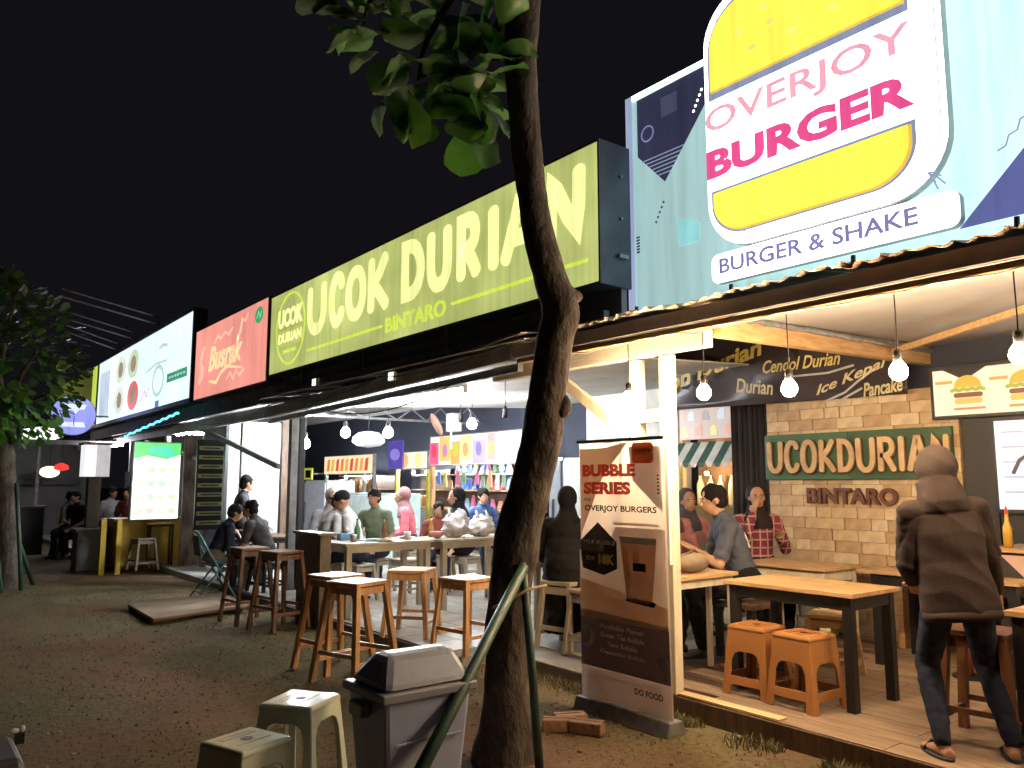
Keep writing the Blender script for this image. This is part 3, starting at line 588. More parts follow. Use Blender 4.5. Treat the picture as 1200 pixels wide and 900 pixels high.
# ---- red script sign
rs = thing('red_sign', (4.35, 13.2, 3.0), 'lit salmon red box sign with yellow brush script and a green round badge', 'sign')
MB().box(4.25, 4.5, 11.40, 15.05, 2.98, 4.27).build('cabinet', m_steel, rs, bev=.005)
e_red = emi('sign_salmon', s2l((247, 158, 144)), 1.0, .16, .7)
poly('face', rect(-15.0, 3.0, -11.46, 4.25), P, .001, .004, e_red, rs)
e_sy = emi('sign_script_yellow', s2l((252, 226, 170)), 1, .05); e_sp = emi('sign_script_pale', s2l((251, 196, 172)), 1, .05)
for st in ([(-14.1, 3.25), (-13.75, 3.2), (-13.5, 3.35), (-13.2, 3.42), (-12.8, 3.36), (-12.5, 3.32)],): MB().ribbon(st, [.04, .06, .05, .06, .04, .03], P, .006, .003).build('swash', e_sy, rs)
text('Busrak', 'script', P, -14.2, 3.42, -12.5, 3.85, .006, e_sy, rs, bold=.03, shear=.3, rise=.02)
MB().ribbon([(-13.95, 3.9), (-13.75, 4.0), (-13.6, 3.93), (-13.4, 4.02), (-13.2, 3.95), (-13.0, 4.03)], .045, P, .006, .003).build('script', e_sp, rs)
MB().ribbon([(-13.2, 3.2), (-13.05, 3.3), (-12.9, 3.18), (-12.75, 3.3), (-12.6, 3.2), (-12.4, 3.28)], .05, P, .006, .003).build('script', e_sp, rs)
MB().ribbon([(-14.72, 3.3), (-14.62, 3.38), (-14.55, 3.5), (-14.68, 3.62), (-14.6, 3.8), (-14.45, 3.9)], [.12, .16, .14, .1, .14, .06], P, .006, .003).build('flourish', e_sp, rs)
MB().ribbon([(-12.75, 3.8), (-12.6, 3.95), (-12.55, 4.1), (-12.4, 4.05), (-12.3, 4.15)], [.05, .08, .05, .04, .03], P, .006, .003).build('flourish', e_sp, rs)
poly('badge', disc(-11.8, 4.04, .17, .13), P, .006, .003, emi('sign_badge_green', s2l((80, 175, 110)), .9), rs)
MB().ribbon([(-11.9, 4.0), (-11.82, 4.1), (-11.76, 4.0), (-11.7, 4.08)], .02, P, .0095, .002).build('badge_mark', emi('sign_badge_pale', s2l((170, 230, 180)), .9), rs)
# ---- white menu sign
ws = thing('white_sign', (4.35, 19.5, 3.0), 'long lit icy white box sign with food pictures and a green strip', 'sign')
MB().box(4.25, 4.5, 15.25, 23.9, 2.98, 4.78).build('cabinet', m_grey, ws, bev=.005)
e_ice = emi('sign_ice', (.78, .98, 1), 1.15, .12, .6); e_pale = emi('sign_pale_grey', s2l((190, 214, 222)), 1, .1)
MB().prism(rect(-23.9, 4.70, -15.25, 4.78), P, .001, .02).build('rim', m_galv, ws); MB().prism(rect(-23.9, 2.98, -15.25, 3.06), P, .001, .02).build('rim', m_galv, ws)
poly('face', rect(-23.85, 3.06, -15.32, 4.70), P, .001, .004, e_ice, ws)
for (u, v, m_) in ((-21.2, 4.25, emi('food_cream', s2l((225, 235, 220)), 1)), (-19.9, 4.25, emi('food_herb', s2l((205, 222, 190)), 1)), (-21.2, 3.5, emi('food_cream', (1, 1, 1), 1)), (-19.8, 3.5, emi('food_red', s2l((235, 120, 120)), 1))):
    o = poly('dish', disc(u, v, .52, .34), P, .006, .002, m_, ws); poly('dish_middle', disc(u, v, .25, .2), P, .0085, .002, emi('food_mid', s2l((170, 150, 130)), .9), o)
poly('menu_column', rect(-23.6, 3.2, -22.4, 4.4), P, .006, .002, emi('food_grey', s2l((200, 212, 235)), 1), ws)
for k in range(5): poly('menu_line', rect(-23.5, 3.35 + .22 * k, -22.6, 3.42 + .22 * k), P, .0085, .002, e_pale, ws)
MB().ribbon([(-17.6 + .42 * math.cos(a * math.pi / 12), 3.62 + .3 * math.sin(a * math.pi / 12)) for a in range(25)], .09, P, .006, .003).build('round_emblem', e_pale, ws)
poly('green_strip', rect(-16.9, 3.5, -15.5, 3.68), P, .006, .003, emi('strip_green', s2l((70, 165, 120)), .9), ws)
[poly('strip_mark', rect(-16.75 + .2 * k, 3.57, -16.62 + .2 * k, 3.61), P, .0095, .002, e_pale, ws) for k in range(6)]
MB().ribbon([(-19.0, 3.3), (-18.7, 3.5), (-18.5, 3.35), (-18.3, 3.55)], .05, P, .006, .003).build('script', emi('script_rose', s2l((225, 190, 205)), 1), ws)
MB().ribbon([(-17.6, 4.3), (-17.3, 4.34), (-17.0, 4.3)], .06, P, .006, .003).build('script', e_pale, ws)
MB().ribbon([(-18.6, 3.9), (-17.8, 4.0), (-17.0, 3.98)], .05, P, .006, .003).build('script', e_pale, ws)
MB().prism(rect(-17.75, 3.06, -17.45, 3.2), P, .006, .003).build('plug_mark', emi('plug', s2l((110, 130, 160)), .9), ws)
for k, (y, z, L_) in enumerate(((18.2, 4.93, 1.85), (20.3, 4.9, 1.6), (22.0, 4.86, 1.2))):       # floodlight arms
    t = thing('sign_arm', (4.3, y, 4.78), ('pair of thin steel arms reaching out from the white sign, nearest pair', 'pair of thin steel arms reaching out from the white sign, middle pair', 'pair of thin steel arms reaching out from the white sign, farthest and shortest pair')[k], 'sign arm', 'steel arms over the white sign')
    for dz in (0, .16):
        MB().tube([(4.36, y, 4.75), (4.36, y, z + dz - .05), (4.3, y, z + dz), (4.3 - L_, y, z + dz + .34)], .018, 8).build('arm_tube', m_pole, t, smooth=True)
    MB().tube([(4.3 - L_, y, z + .33), (4.3 - L_ - .06, y, z + .25)], .03, 8).build('lamp_head', m_black, t)
# ---- olive sign, round sign, white panel at the far end
os_ = thing('olive_sign', (4.35, 26, 3.0), 'dim olive and yellow sign beyond the white sign, half behind the tree', 'sign')
MB().box(4.25, 4.5, 24.0, 31, 2.98, 4.75).build('cabinet', m_steel, os_)
poly('face', rect(-30.9, 3.05, -24.1, 4.7), P, .001, .004, emi('sign_moss', s2l((96, 100, 40)), .7, .4, .5), os_); poly('yellow_edge', rect(-24.7, 3.05, -24.1, 4.7), P, .006, .003, emi('sign_chartreuse', s2l((205, 225, 90)), .95), os_)
Q = PY(22.0)
rn = thing('round_sign', (3.4, 22.0, 2.5), 'round lit lavender blue sign hanging out from the eaves', 'sign')
MB().tube([(3.41, 22.0, 3.15), (3.41, 22.14, 3.15)], .5, 40).build('drum', m_steel, rn)
poly('face', disc(3.41, 3.15, .485, n=48), Q, .001, .004, emi('sign_periwinkle', s2l((150, 156, 240)), 1.0, .05), rn)
e_rw = emi('sign_round_white', s2l((225, 235, 255)), 1)
poly('print', [(3.12, 3.42), (3.68, 3.42), (3.64, 3.3), (3.52, 3.28), (3.45, 3.18), (3.38, 3.27), (3.14, 3.28)], Q, .006, .002, e_rw, rn)
poly('print', [(3.16, 2.86), (3.68, 2.86), (3.64, 2.98), (3.18, 2.98)], Q, .006, .002, e_rw, rn)
MB().ribbon([(3.1, 3.25), (3.3, 3.24), (3.42, 3.17)], .03, Q, .009, .002).ribbon([(3.42, 3.12), (3.42, 2.9)], .02, Q, .009, .002).build('print_line', emi('sign_round_dark', s2l((90, 95, 150)), .8), rn)
MB().bar((3.9, 22.07, 3.15), (4.2, 22.07, 3.15), .04, .04).build('bracket', m_steel, rn)
lp = thing('light_panel', (3.3, 26, 2.5), 'blown-out white lit panel under the tree at the far left', 'sign')
a, b, c, d = at_y(26, 528, 26), at_y(74, 512, 26), at_y(70, 497, 26), at_y(26, 503, 26)
MB().hexa([a, b, b + V(0, .1, 0), a + V(0, .1, 0)], [d, c, c + V(0, .1, 0), d + V(0, .1, 0)]).build('panel', emi('panel_white', (1, .95, .93), 1.3), lp)
# ---- green food lightbox and stall
Q = PY(14.5)
gl = thing('menu_lightbox', (3.55, 14.55, .88), 'bright green and white menu light box standing above the yellow counter', 'light box')
MB().box(3.17, 3.95, 14.5, 14.62, .88, 2.2).build('cabinet', m_steel, gl)
poly('face', rect(3.19, .9, 3.93, 2.18), Q, .001, .004, emi('box_white', (.88, 1, .92), 1.7, .1, 3), gl)
poly('green_header', [(3.19, 1.9), (3.40, 1.96), (3.7, 1.9), (3.93, 1.98), (3.93, 2.18), (3.19, 2.18)], Q, .006, .002, emi('box_green', s2l((110, 240, 130)), 1.0, .1), gl)
poly('teal_header', [(3.40, 2.0), (3.80, 1.93), (3.80, 2.12), (3.45, 2.12)], Q, .0085, .002, emi('box_teal', s2l((100, 235, 200)), 1.0, .1), gl)
rm = random.Random(2)
for r_ in range(4):
    for c_ in range(4):
        u, v = 3.29 + .18 * c_, 1.03 + .23 * r_
        poly('dish_picture', disc(u, v, .07, .055, 14), Q, .006, .002, emi('dish_%d' % rm.randint(0, 3), [s2l((252, 225, 205)), s2l((225, 245, 200)), s2l((246, 242, 214)), s2l((212, 242, 212))][rm.randint(0, 3)], 1.1), gl)
        poly('caption', rect(u - .06, v - .095, u + .06, v - .08), Q, .006, .002, emi('dish_caption', s2l((190, 225, 195)), 1), gl)
# ================================================================ lamps
m_cord = mat('black_cord', (.015, .015, .015), .5)
warm = (1.0, .56, .22); cool = (.86, .93, 1.0)
e_bulb = emi('warm_bulb', (1.0, .71, .42), 620.0, 0); e_cool = emi('cool_bulb', (.88, .94, 1.0), 560.0, 0); e_tube = emi('tube_light', (.93, .95, 1.0), 150.0, 0)
def pendant(name, p, top, em, col, power, label, cat_, group, r=.046, big=False):
    p = Vector(p); t = thing(name, p, label, cat_, group)
    MB().tube([(p.x, p.y, top), (p.x + .004, p.y, (top + p.z) / 2), (p.x, p.y, p.z + r * 2.2)], .004, 6).build('cord', m_cord, t)
    MB().lathe(p + V(0, 0, r * 1.0), [(r * .45, 0), (r * .5, r * .3), (r * .5, r * 1.2), (r * .3, r * 1.5)], 12).build('socket', m_cord, t, smooth=True)
    MB().lathe(p, [(.004, -r * 1.1), (r * .55, -r * .95), (r * .92, -r * .5), (r, -.05 * r), (r * .9, r * .4), (r * .62, r * .85), (r * .46, r * 1.1)], 12).build('bulb', em, t, smooth=True)
    return t
for i, (px, py, s) in enumerate(((737, 467, 'left of the cream corner posts'), (825, 460, 'first to the right of the cream posts'), (925, 455, 'over the left edge of the brick wall'), (1053, 435, 'over the right edge of the brick wall'), (1195, 415, 'at the right edge of the picture'))):
    p = at_x(px, py, 4.11); pendant('pendant_bulb', p, 2.49, e_bulb, warm, 75, 'bare warm bulb under the shop eaves, ' + s, 'light bulb', 'warm bulbs under the burger shop eaves')
for (x, y) in ((5.6, .6), (5.7, -1.0)):
    pendant("pendant_bulb", (x, y, 2.2), cz2(x), e_bulb, warm, 75, "bare warm bulb deep inside the burger shop, %s one" % ("nearer" if y > 0 else "farther right"), "light bulb", "warm bulbs inside the burger shop")
for i, (px, py, x, s) in enumerate(((358, 520, 5.0, 'beside the dark steel post'), (405, 507, 5.4, 'left of the round white shade'), (455, 507, 5.6, 'right of the round white shade'), (553, 497, 6.6, 'above the colourful kiosk sign'))):
    p = at_x(px, py, x); pendant('pendant_bulb', p, 2.58 + .165 * (x - 4.12), e_cool, cool, 240, 'cold white bulb hanging in the food hall ' + s, 'light bulb', 'white bulbs in the food hall', r=.07)
t = thing('lamp_shade', at_x(432, 515, 5.9), 'wide round white lamp shade glowing between two bulbs', 'pendant lamp'); p = t.location.copy()
MB().lathe(p, [(.04, .13), (.16, .11), (.25, .035), (.26, -.04), (.19, -.1), (.03, -.125)], 24).build('shade', emi('shade_white', (.36, .38, .4), .5), t, smooth=True)
MB().tube([p + V(0, 0, .16), p + V(0, 0, .6)], .005, 6).build('cord', m_cord, t)
a, b = at_x(462, 471, 4.75), at_x(545, 457, 4.75)
t = thing('fluorescent_tube', a, 'long glowing fluorescent tube under the hall eaves', 'tube light')
MB().tube([a, b], .02, 12).build('tube', e_tube, t, smooth=True); MB().box(a.x - .03, a.x + .03, b.y, a.y, max(a.z, b.z) + .03, max(a.z, b.z) + .07).build('batten', m_white, t)
for q in (a, b): MB().box(q.x - .02, q.x + .02, q.y - .02, q.y + .02, q.z - .03, max(a.z, b.z) + .035).build('end_holder', m_white, t)
for (px, py, x, s) in ((540, 487, 5.4, 'above the kiosk roof'), (592, 482, 5.4, 'just left of the tree trunk')):
    p = at_x(px, py, x); t = thing('unlit_pendant', p, 'black unlit lamp holder on a cord ' + s, 'lamp holder', 'unlit lamp holders in the hall')
    MB().tube([p + V(0, 0, .05), (p.x, p.y, 2.58 + .165 * (x - 4.12))], .005, 6).build('cord', m_cord, t); MB().lathe(p, [(.02, -.08), (.03, -.06), (.028, .03), (.012, .06)], 10).build('holder', m_black, t, smooth=True)
for i, (px, py, y, pw) in enumerate(((223, 508, 15.6, 70), (130, 522, 20.0, 60))):
    p = at_y(px, py, y); t = thing('eave_tube', p, ('short violet-white tube light under the eaves by the menu light box', 'short white tube light under the far eaves beside the white box lamp')[i], 'tube light', 'tube lights under the far eaves')
    MB().tube([p + V(-.25, 0, -.02), p + V(.25, 0, .02)], .03, 10).build('tube', emi('violet_tube', (.88, .87, 1), 170, 0), t, smooth=True); MB().bar(p + V(-.27, 0, .02), p + V(.27, 0, .06), .05, .03).build('batten', m_white, t)
t = thing('led_string', (4.04, 17, 2.4), 'string of tiny blue and green lights along the far eaves', 'string lights')
mb = MB(); pts = []
for i in range(40): q = at_x(148 + 62 * i / 39, 511 - 27 * i / 39 + .7 * math.sin(i * 1.3), 4.0); pts.append(q)
MB().tube(pts, .006, 5).build('wire', m_cord, t)
for i in range(0, 40): MB().ell(pts[i] + V(-.02, 0, 0), .022, 6, 4).build('led', emi('led_%s' % 'gcb'[i % 3], ((.1, 1, .5), (.1, .8, 1), (.15, .4, 1))[i % 3], 2.2, 0), t)
# small far lamps
p = at_y(58, 553, 24); t = thing('paper_lantern', p, 'warm yellow round lamp glowing in the dark far stall', 'lantern'); MB().ell(p, (.24, .24, .15)).build('globe', emi('lantern_glow', (1, .8, .45), 1.6), t, smooth=True); MB().tube([p + V(0, 0, .14), p + V(0, 0, .7)], .01, 5).build('cord', m_cord, t)
p = at_y(72, 548, 23.5); t = thing('red_lamp', p, 'small red lamp beside the yellow lantern', 'lamp'); MB().lathe(p, [(.03, .12), (.16, .06), (.18, -.04), (.06, -.08)], 12).build('shade', emi('red_glow', (.9, .05, .04), 1.0), t, smooth=True); MB().tube([p + V(0, 0, .1), p + V(0, 0, .6)], .01, 5).build('cord', m_cord, t)
# ================================================================ furniture
def table(label, x0, x1, y0, y1, zt, z0, mt, ml, leg=.055, apron=.08, name='table', group=None, inset=.03, th=.028):
    t = thing(name, ((x0 + x1) / 2, (y0 + y1) / 2, z0), label, 'table', group)
    n_ = 3 if (x1 - x0) < (y1 - y0) else 2
    for i in range(n_):
        if x1 - x0 < y1 - y0: w_ = (x1 - x0) / n_; MB().box(x0 + w_ * i + .0015, x0 + w_ * (i + 1) - .0015, y0, y1, zt - th, zt).build('top_board', mt, t, bev=.003)
        else: w_ = (y1 - y0) / n_; MB().box(x0, x1, y0 + w_ * i + .0015, y0 + w_ * (i + 1) - .0015, zt - th, zt).build('top_board', mt, t, bev=.003)
    a0, a1, b0, b1 = x0 + inset, x1 - inset, y0 + inset, y1 - inset
    for x in (a0, a1 - leg):
        for y in (b0, b1 - leg): MB().box(x, x + leg, y, y + leg, z0, zt - th - .001).build('leg', ml, t, bev=.003)
    zt2 = zt - th - .002
    MB().box(a0 + leg + .001, a1 - leg - .001, b0 + .006, b0 + .03, zt2 - apron, zt2).build('apron', ml, t); MB().box(a0 + leg + .001, a1 - leg - .001, b1 - .03, b1 - .006, zt2 - apron, zt2).build('apron', ml, t)
    MB().box(a0 + .006, a0 + .03, b0 + leg + .001, b1 - leg - .001, zt2 - apron, zt2).build('apron', ml, t); MB().box(a1 - .03, a1 - .006, b0 + leg + .001, b1 - leg - .001, zt2 - apron, zt2).build('apron', ml, t)
    return t
Z = .1
table('pale wood table with black legs beside the two orange plastic stools', 4.72, 5.32, 2.70, 3.67, .82, Z, m_pine, m_black, .06)
table('narrow pale bar table with cream legs behind the corner posts', 4.46, 5.16, 3.86, 4.16, .83, Z, m_pinex, m_whitepaint, .035, .06)
table('pale wood table with a white apron in front of the brick wall', 5.95, 6.5, 3.62, 4.45, .82, Z, m_pine, m_whitepaint, .06, .09)
table('pale wood table with black legs behind the hooded person', 6.15, 6.85, 2.3, 3.4, .82, Z, m_pine, m_black, .06)
table('pale wood table with black legs under the hooded person\'s hand', 4.78, 5.42, .75, 1.88, .82, Z, m_pine, m_black, .06)
b = thing('bench', (6.95, 4.2, Z), 'long pale bench against the brick wall', 'bench')
MB().box(6.9, 7.1, 3.45, 4.9, .70, .74).build('seat', m_pine, b, bev=.003)
for y in (3.5, 4.2, 4.82): MB().box(6.92, 7.08, y, y + .05, Z, .699).build('leg', m_pine, b, bev=.003)
# counters of the food hall
table('beige painted counter table standing behind the tall orange stools', 3.78, 4.86, 7.72, 8.35, .87, Z, m_beige, m_beige, .06, .07)
table('beige painted counter table with white carrier bags on it', 4.90, 6.0, 7.62, 8.25, .87, Z, m_beige, m_beige, .06, .07)
table('beige table beyond the tree trunk beside the person in black', 5.0, 5.9, 5.6, 6.2, .80, Z, m_beige, m_beige, .05, .06)
table('low beige table deep in the food hall', 5.0, 6.4, 10.6, 11.3, .82, Z, m_beige, m_beige, .05, .06)
table('dark table between the men by the steel post', 4.05, 4.6, 10.9, 11.8, .76, .09, m_darkwood, m_black, .05, .06)
pn = thing('end_panel', (3.62, 8.2, 0), 'dark brown timber bar end standing beside the beige counter', 'bar counter')
MB().box(3.58, 3.70, 7.9, 8.5, 0.0, .95).build('side', mat('bar_end_board', (.2, .155, .11), .6, rgb2=(.13, .1, .07), sc=5, stretch=(6, 6, 1)), pn, bev=.004); MB().box(3.54, 3.74, 7.86, 8.54, .951, .98).build('top', mat('brown_top', (.2, .14, .09), .5, sc=4), pn, bev=.003)
# stools: turned by loop
def stool(name, label, cat_, loc, rz, h, top, base, m, group=None, z0=0.0, seat_t=.03, leg=.04, stretch=(.22, .3)):
    t = thing(name, (0, 0, 0), label, cat_, group)
    MB().box(-top / 2, top / 2, -top / 2, top / 2, h - seat_t, h).build('seat', m, t, bev=.006)
    P_ = lambda sx, sy, z: V(sx * (base + (top - .05 - base) * z / h) / 2, sy * (base + (top - .05 - base) * z / h) / 2, z)
    for sx in (-1, 1):
        for sy in (-1, 1): MB().bar(P_(sx, sy, 0), P_(sx, sy, h - seat_t - .001), leg, leg, (0, 1, 0)).build('leg', m, t, bev=.004)
    zz = h - seat_t - .035
    for a, b in (((-1, -1), (1, -1)), ((-1, 1), (1, 1)), ((-1, -1), (-1, 1)), ((1, -1), (1, 1))):
        i = 0 if a[1] == b[1] else 1
        for z, th, nm in ((zz, .05, 'apron'), (stretch[i] * h / .5 * .5, .03, 'stretcher')):
            p, q = P_(*a, z), P_(*b, z); d_ = (q - p).normalized() * leg * .52; MB().bar(p + d_, q - d_, .018, th).build(nm, m, t)
    t.location = (*loc, z0); t.rotation_euler.z = rz; return t
G1 = 'orange timber stools before the food hall'
sA = stool('bar_stool', 'tall orange timber bar stool nearest the yard, in front of the beige counter', 'stool', (2.92, 5.75), R(18), .75, .34, .46, m_orangewood, G1, 0, leg=.045)
dup(sA, (2.98, 6.25, 0), R(10), 'tall orange timber bar stool half hidden behind the nearest one')
sB = stool('bar_stool', 'orange timber stool in the middle of the row by the beige counter', 'stool', (3.95, 6.65), R(40), .60, .36, .42, m_orangewood, G1, Z)
dup(sB, (3.98, 5.78, Z), R(8), 'orange timber stool between the grey bin and the tree trunk')
sD = stool('bar_stool', 'brown timber bar stool at the dark bar end, nearer one', 'stool', (3.28, 8.2), R(14), .80, .33, .43, mat('brown_timber', (.24, .13, .075), .45, rgb2=(.15, .08, .04), sc=5, stretch=(6, 6, 1)), 'brown bar stools by the bar end', 0)
dup(sD, (3.18, 8.85, 0), R(5), 'brown timber bar stool behind the nearer one, by the steel post')
G2 = 'beige stools under the hall tables'
sE = stool('low_stool', 'beige low stool under the middle of the hall counter', 'stool', (4.4, 9.0), R(10), .46, .32, .36, m_beige, G2, Z)
for (x, y, a, s) in ((5.2, 8.9, 5, 'beige low stool right of the hall counter legs'), (5.9, 9.1, 30, 'beige low stool deep behind the carrier bags'), (4.72, 5.35, 12, 'beige stool carrying the person in black'), (5.0, 9.9, 20, 'beige low stool in front of the far hall table')): dup(sE, (x, y, Z), R(a), s, (1, 1, 1.22) if 'carrying' in s else None)
dup(sE, (4.66, 4.92, Z), R(-5), 'beige stool in the gap left of the printed roll-up banner', (1, 1, 1.15))
stool('wooden_stool', 'dark brown box stool behind the legs of the hooded person', 'stool', (4.85, 2.02), R(6), .60, .33, .36, mat('redbrown_timber', (.2, .085, .04), .45, rgb2=(.13, .055, .025), sc=5, stretch=(6, 6, 1)), None, Z, leg=.05)
stool('wooden_stool', 'pale timber stool between the table in front of the bricks and the orange stools', 'stool', (5.55, 3.35), R(20), .45, .3, .36, m_pine, None, Z)
# moulded plastic stools
def pstool(label, loc, rz, h, top, base, m, z0, group, arch=.62, rail=False, hole=True, wall=.02, legw=.055):
    t = thing('plastic_stool', (0, 0, 0), label, 'stool', group)
    a, b = top / 2, base / 2; hh = h - .022
    for k in range(4):
        rot = Matrix.Rotation(k * math.pi / 2, 3, 'Z'); up = (V(0, -a + .006, hh) - V(0, -b, 0)); L_ = up.length; up.normalize()
        A = rot @ V(1, 0, 0); B = rot @ up; N = rot @ (V(1, 0, 0).cross(up)); O = rot @ V(0, -b, 0)
        ar = [(b - legw, 0), (b - legw - .012, L_ * arch * .8), (b - legw - .035, L_ * arch * .95), (b - legw - .07, L_ * arch)]
        pts = [(-b, 0), (-b + legw, 0)] + [(-u, v) for u, v in ar[1:]] + [(u, v) for u, v in reversed(ar[1:])] + [(b - legw, 0), (b, 0), (a - .004, L_), (-a + .004, L_)]
        if abs(sum(pts[i][0] * pts[(i + 1) % len(pts)][1] - pts[(i + 1) % len(pts)][0] * pts[i][1] for i in range(len(pts)))) < 1e-6: continue
        MB().prism(pts, (O, A, B, N), -wall * .3, wall * .5).build('side_panel', m, t, bev=.004)
        if rail: MB().prism([(-b + legw + .002, L_ * .16), (b - legw - .002, L_ * .16), (b - legw - .006, L_ * .29), (-b + legw + .006, L_ * .29)], (O, A, B, N), -.004, .009).build('lower_rail', m, t, bev=.002)
    o = MB().hexa([V(-a - .006, -a - .006, h - .03), V(a + .006, -a - .006, h - .03), V(a + .006, a + .006, h - .03), V(-a - .006, a + .006, h - .03)], [V(-a + .004, -a + .004, h), V(a - .004, -a + .004, h), V(a - .004, a - .004, h), V(-a + .004, a - .004, h)]).build('seat', m, t, bev=.012)
    if hole: MB().lathe((0, 0, h + .0005), [(.026, 0), (.026, .0012), (.002, .0014)], 20).build('finger_hole', m_black, t)
    for k in range(3): MB().box(-a + .05, a - .05, -.05 + .05 * k - .004 + (.0 if k != 1 else .08), -.05 + .05 * k + .004 + (.0 if k != 1 else .08), h + .0003, h + .0025).build('seat_rib', m, t) if hole else None
    t.location = (*loc, z0); t.rotation_euler.z = rz; return t
m_op = mat('orange_plastic', (.4, .18, .06), .45, rgb2=(.33, .14, .045), sc=3)
m_gp = mat('pale_green_plastic', (.6, .63, .47), .18, rgb2=(.5, .53, .38), sc=3, rvar=.12)
m_gp2 = mat('faded_green_plastic', (.54, .56, .42), .2, rgb2=(.42, .44, .32), sc=4, rvar=.14)
pstool('orange plastic stool, left one of the pair beside the pale table', (4.72, 3.40), R(4), .45, .28, .34, m_op, Z, 'orange plastic stools', .66, True)
pstool('orange plastic stool, right one of the pair beside the pale table', (4.70, 3.03), R(-3), .45, .28, .35, m_op, Z, 'orange plastic stools', .66, True)
pstool('taller pale green plastic stool next to the grey bin', (1.70, 3.93), R(36), .43, .29, .36, m_gp, .005, 'pale green plastic stools', .84)
pstool('lower faded green plastic stool at the bottom edge of the picture', (1.28, 3.51), R(20), .42, .27, .33, m_gp2, .0, 'pale green plastic stools', .84)
# teal folding chair
fc = thing('folding_chair', (0, 0, 0), 'pale teal folding metal chair under the seated man at the left', 'chair'); m_teal = mat('teal_enamel', (.16, .36, .38), .35, sc=8)
for s in (-.2, .2):
    MB().tube([(s, -.24, .01), (s, .1, .46), (s, -.02, .5)], .013, 8).build('rear_leg', m_teal, fc, smooth=True)
    MB().tube([(s * 1.06, .26, .01), (s * 1.06, -.16, .72), (s * 1.0, -.22, .84)], .013, 8).build('back_frame', m_teal, fc, smooth=True)
MB().tube([(-.2, -.22, .84), (0, -.235, .88), (.2, -.22, .84)], .013, 8).build('top_rail', m_teal, fc, smooth=True)
MB().hexa([(-.2, -.205, .56), (.2, -.205, .56), (.2, -.185, .56), (-.2, -.185, .56)], [(-.19, -.24, .82), (.19, -.24, .82), (.19, -.222, .82), (-.19, -.222, .82)]).build('back_panel', mat('dark_teal_panel', (.05, .1, .11), .5), fc, bev=.005)
MB().box(-.195, .195, -.1, .25, .44, .465).build('seat', mat('dark_teal_panel', (.05, .1, .11), .5), fc, bev=.008)
for y, z in ((-.18, .1), (.2, .1)): MB().tube([(-.2, y, z), (.2, y, z)], .01, 8).build('cross_bar', m_teal, fc, smooth=True)
fc.location = (3.42, 10.85, .0); fc.rotation_euler.z = R(-95)
# ================================================================ yard objects
bn = thing('trash_bin', (1.93, 3.26, 0), 'grey plastic swing-top bin standing by the tree trunk', 'bin')
m_bin = mat('grey_bin_plastic', (.34, .38, .52), .4, rgb2=(.28, .32, .45), sc=5, bump=.05, bsc=80); m_lid = mat('dark_bin_plastic', (.26, .26, .3), .32, rgb2=(.2, .2, .235), sc=6, rvar=.15)
def ring4(x0, x1, y0, y1, z): return [V(x0, y0, z), V(x1, y0, z), V(x1, y1, z), V(x0, y1, z)]
MB().hexa(ring4(1.755, 2.105, 3.13, 3.39, .01), ring4(1.71, 2.15, 3.085, 3.435, .585)).build('body', m_bin, bn, bev=.02)
MB().hexa(ring4(1.69, 2.17, 3.065, 3.455, .575), ring4(1.69, 2.17, 3.065, 3.455, .615)).build('rim', m_lid, bn, bev=.008)
MB().hexa(ring4(1.70, 2.16, 3.075, 3.445, .616), ring4(1.775, 2.125, 3.195, 3.325, .75)).build('lid', m_lid, bn, bev=.035)
MB().box(1.655, 1.70, 3.2, 3.32, .50, .56).build('handle', m_lid, bn, bev=.008)
MB().box(1.76, 2.1, 3.076, 3.086, .40, .405).build('moulding', m_bin, bn)
bc = [(.36, .2, .11), (.3, .17, .1), (.42, .25, .14)]
for i, (px, py, a, s) in enumerate(((655, 858, 12, 'left'), (688, 861, -8, 'right'), (668, 852, 30, 'rear'))):
    p = at_z(px, py, 0.0); t = thing('paving_brick', (p.x, p.y, gh(p.x, p.y)), 'loose tan paving brick on the dirt beside the banner foot, %s one' % s, 'brick', 'loose paving bricks'); t.rotation_euler.z = R(a - 52)
    o = MB().box(-.1, .1, -.05, .05, 0, .075).build('block', mat('paver_%d' % i, bc[i], .9, bump=.4, bsc=30, sc=8), None, bev=.008); o.parent = t; o2 = MB().box(-.1, .1, -.004, .004, .0755, .077).build('chip_mark', m_darkwood, None); o2.parent = t
bg_ = thing('carry_case', (.42, 3.05, 0), 'dark sloping case with a small white clip at the left edge of the picture', 'case')
p = at_z(4, 862, .35) + V(.07, .0, 0)
bgp = p
MB().hexa([p + V(-.4, -.5, -.35), p + V(.06, -.5, -.35), p + V(.06, .02, -.35), p + V(-.4, .02, -.35)], [p + V(-.36, -.4, .0), p + V(-.04, -.4, .0), p + V(-.04, -.02, .0), p + V(-.36, -.02, .0)]).build('body', mat('dark_case', (.05, .048, .055), .5), bg_, bev=.02)
MB().ell(p + V(-.03, -.03, .02), (.018, .008, .012)).ell(p + V(.0, -.03, .025), (.012, .008, .016)).build('clip', mat('white_clip', (.7, .7, .68), .4), bg_, smooth=True); MB().box(p.x - .03, p.x + .01, p.y - .04, p.y - .02, p.z - .04, p.z + .01).build('clip_base', m_black, bg_)
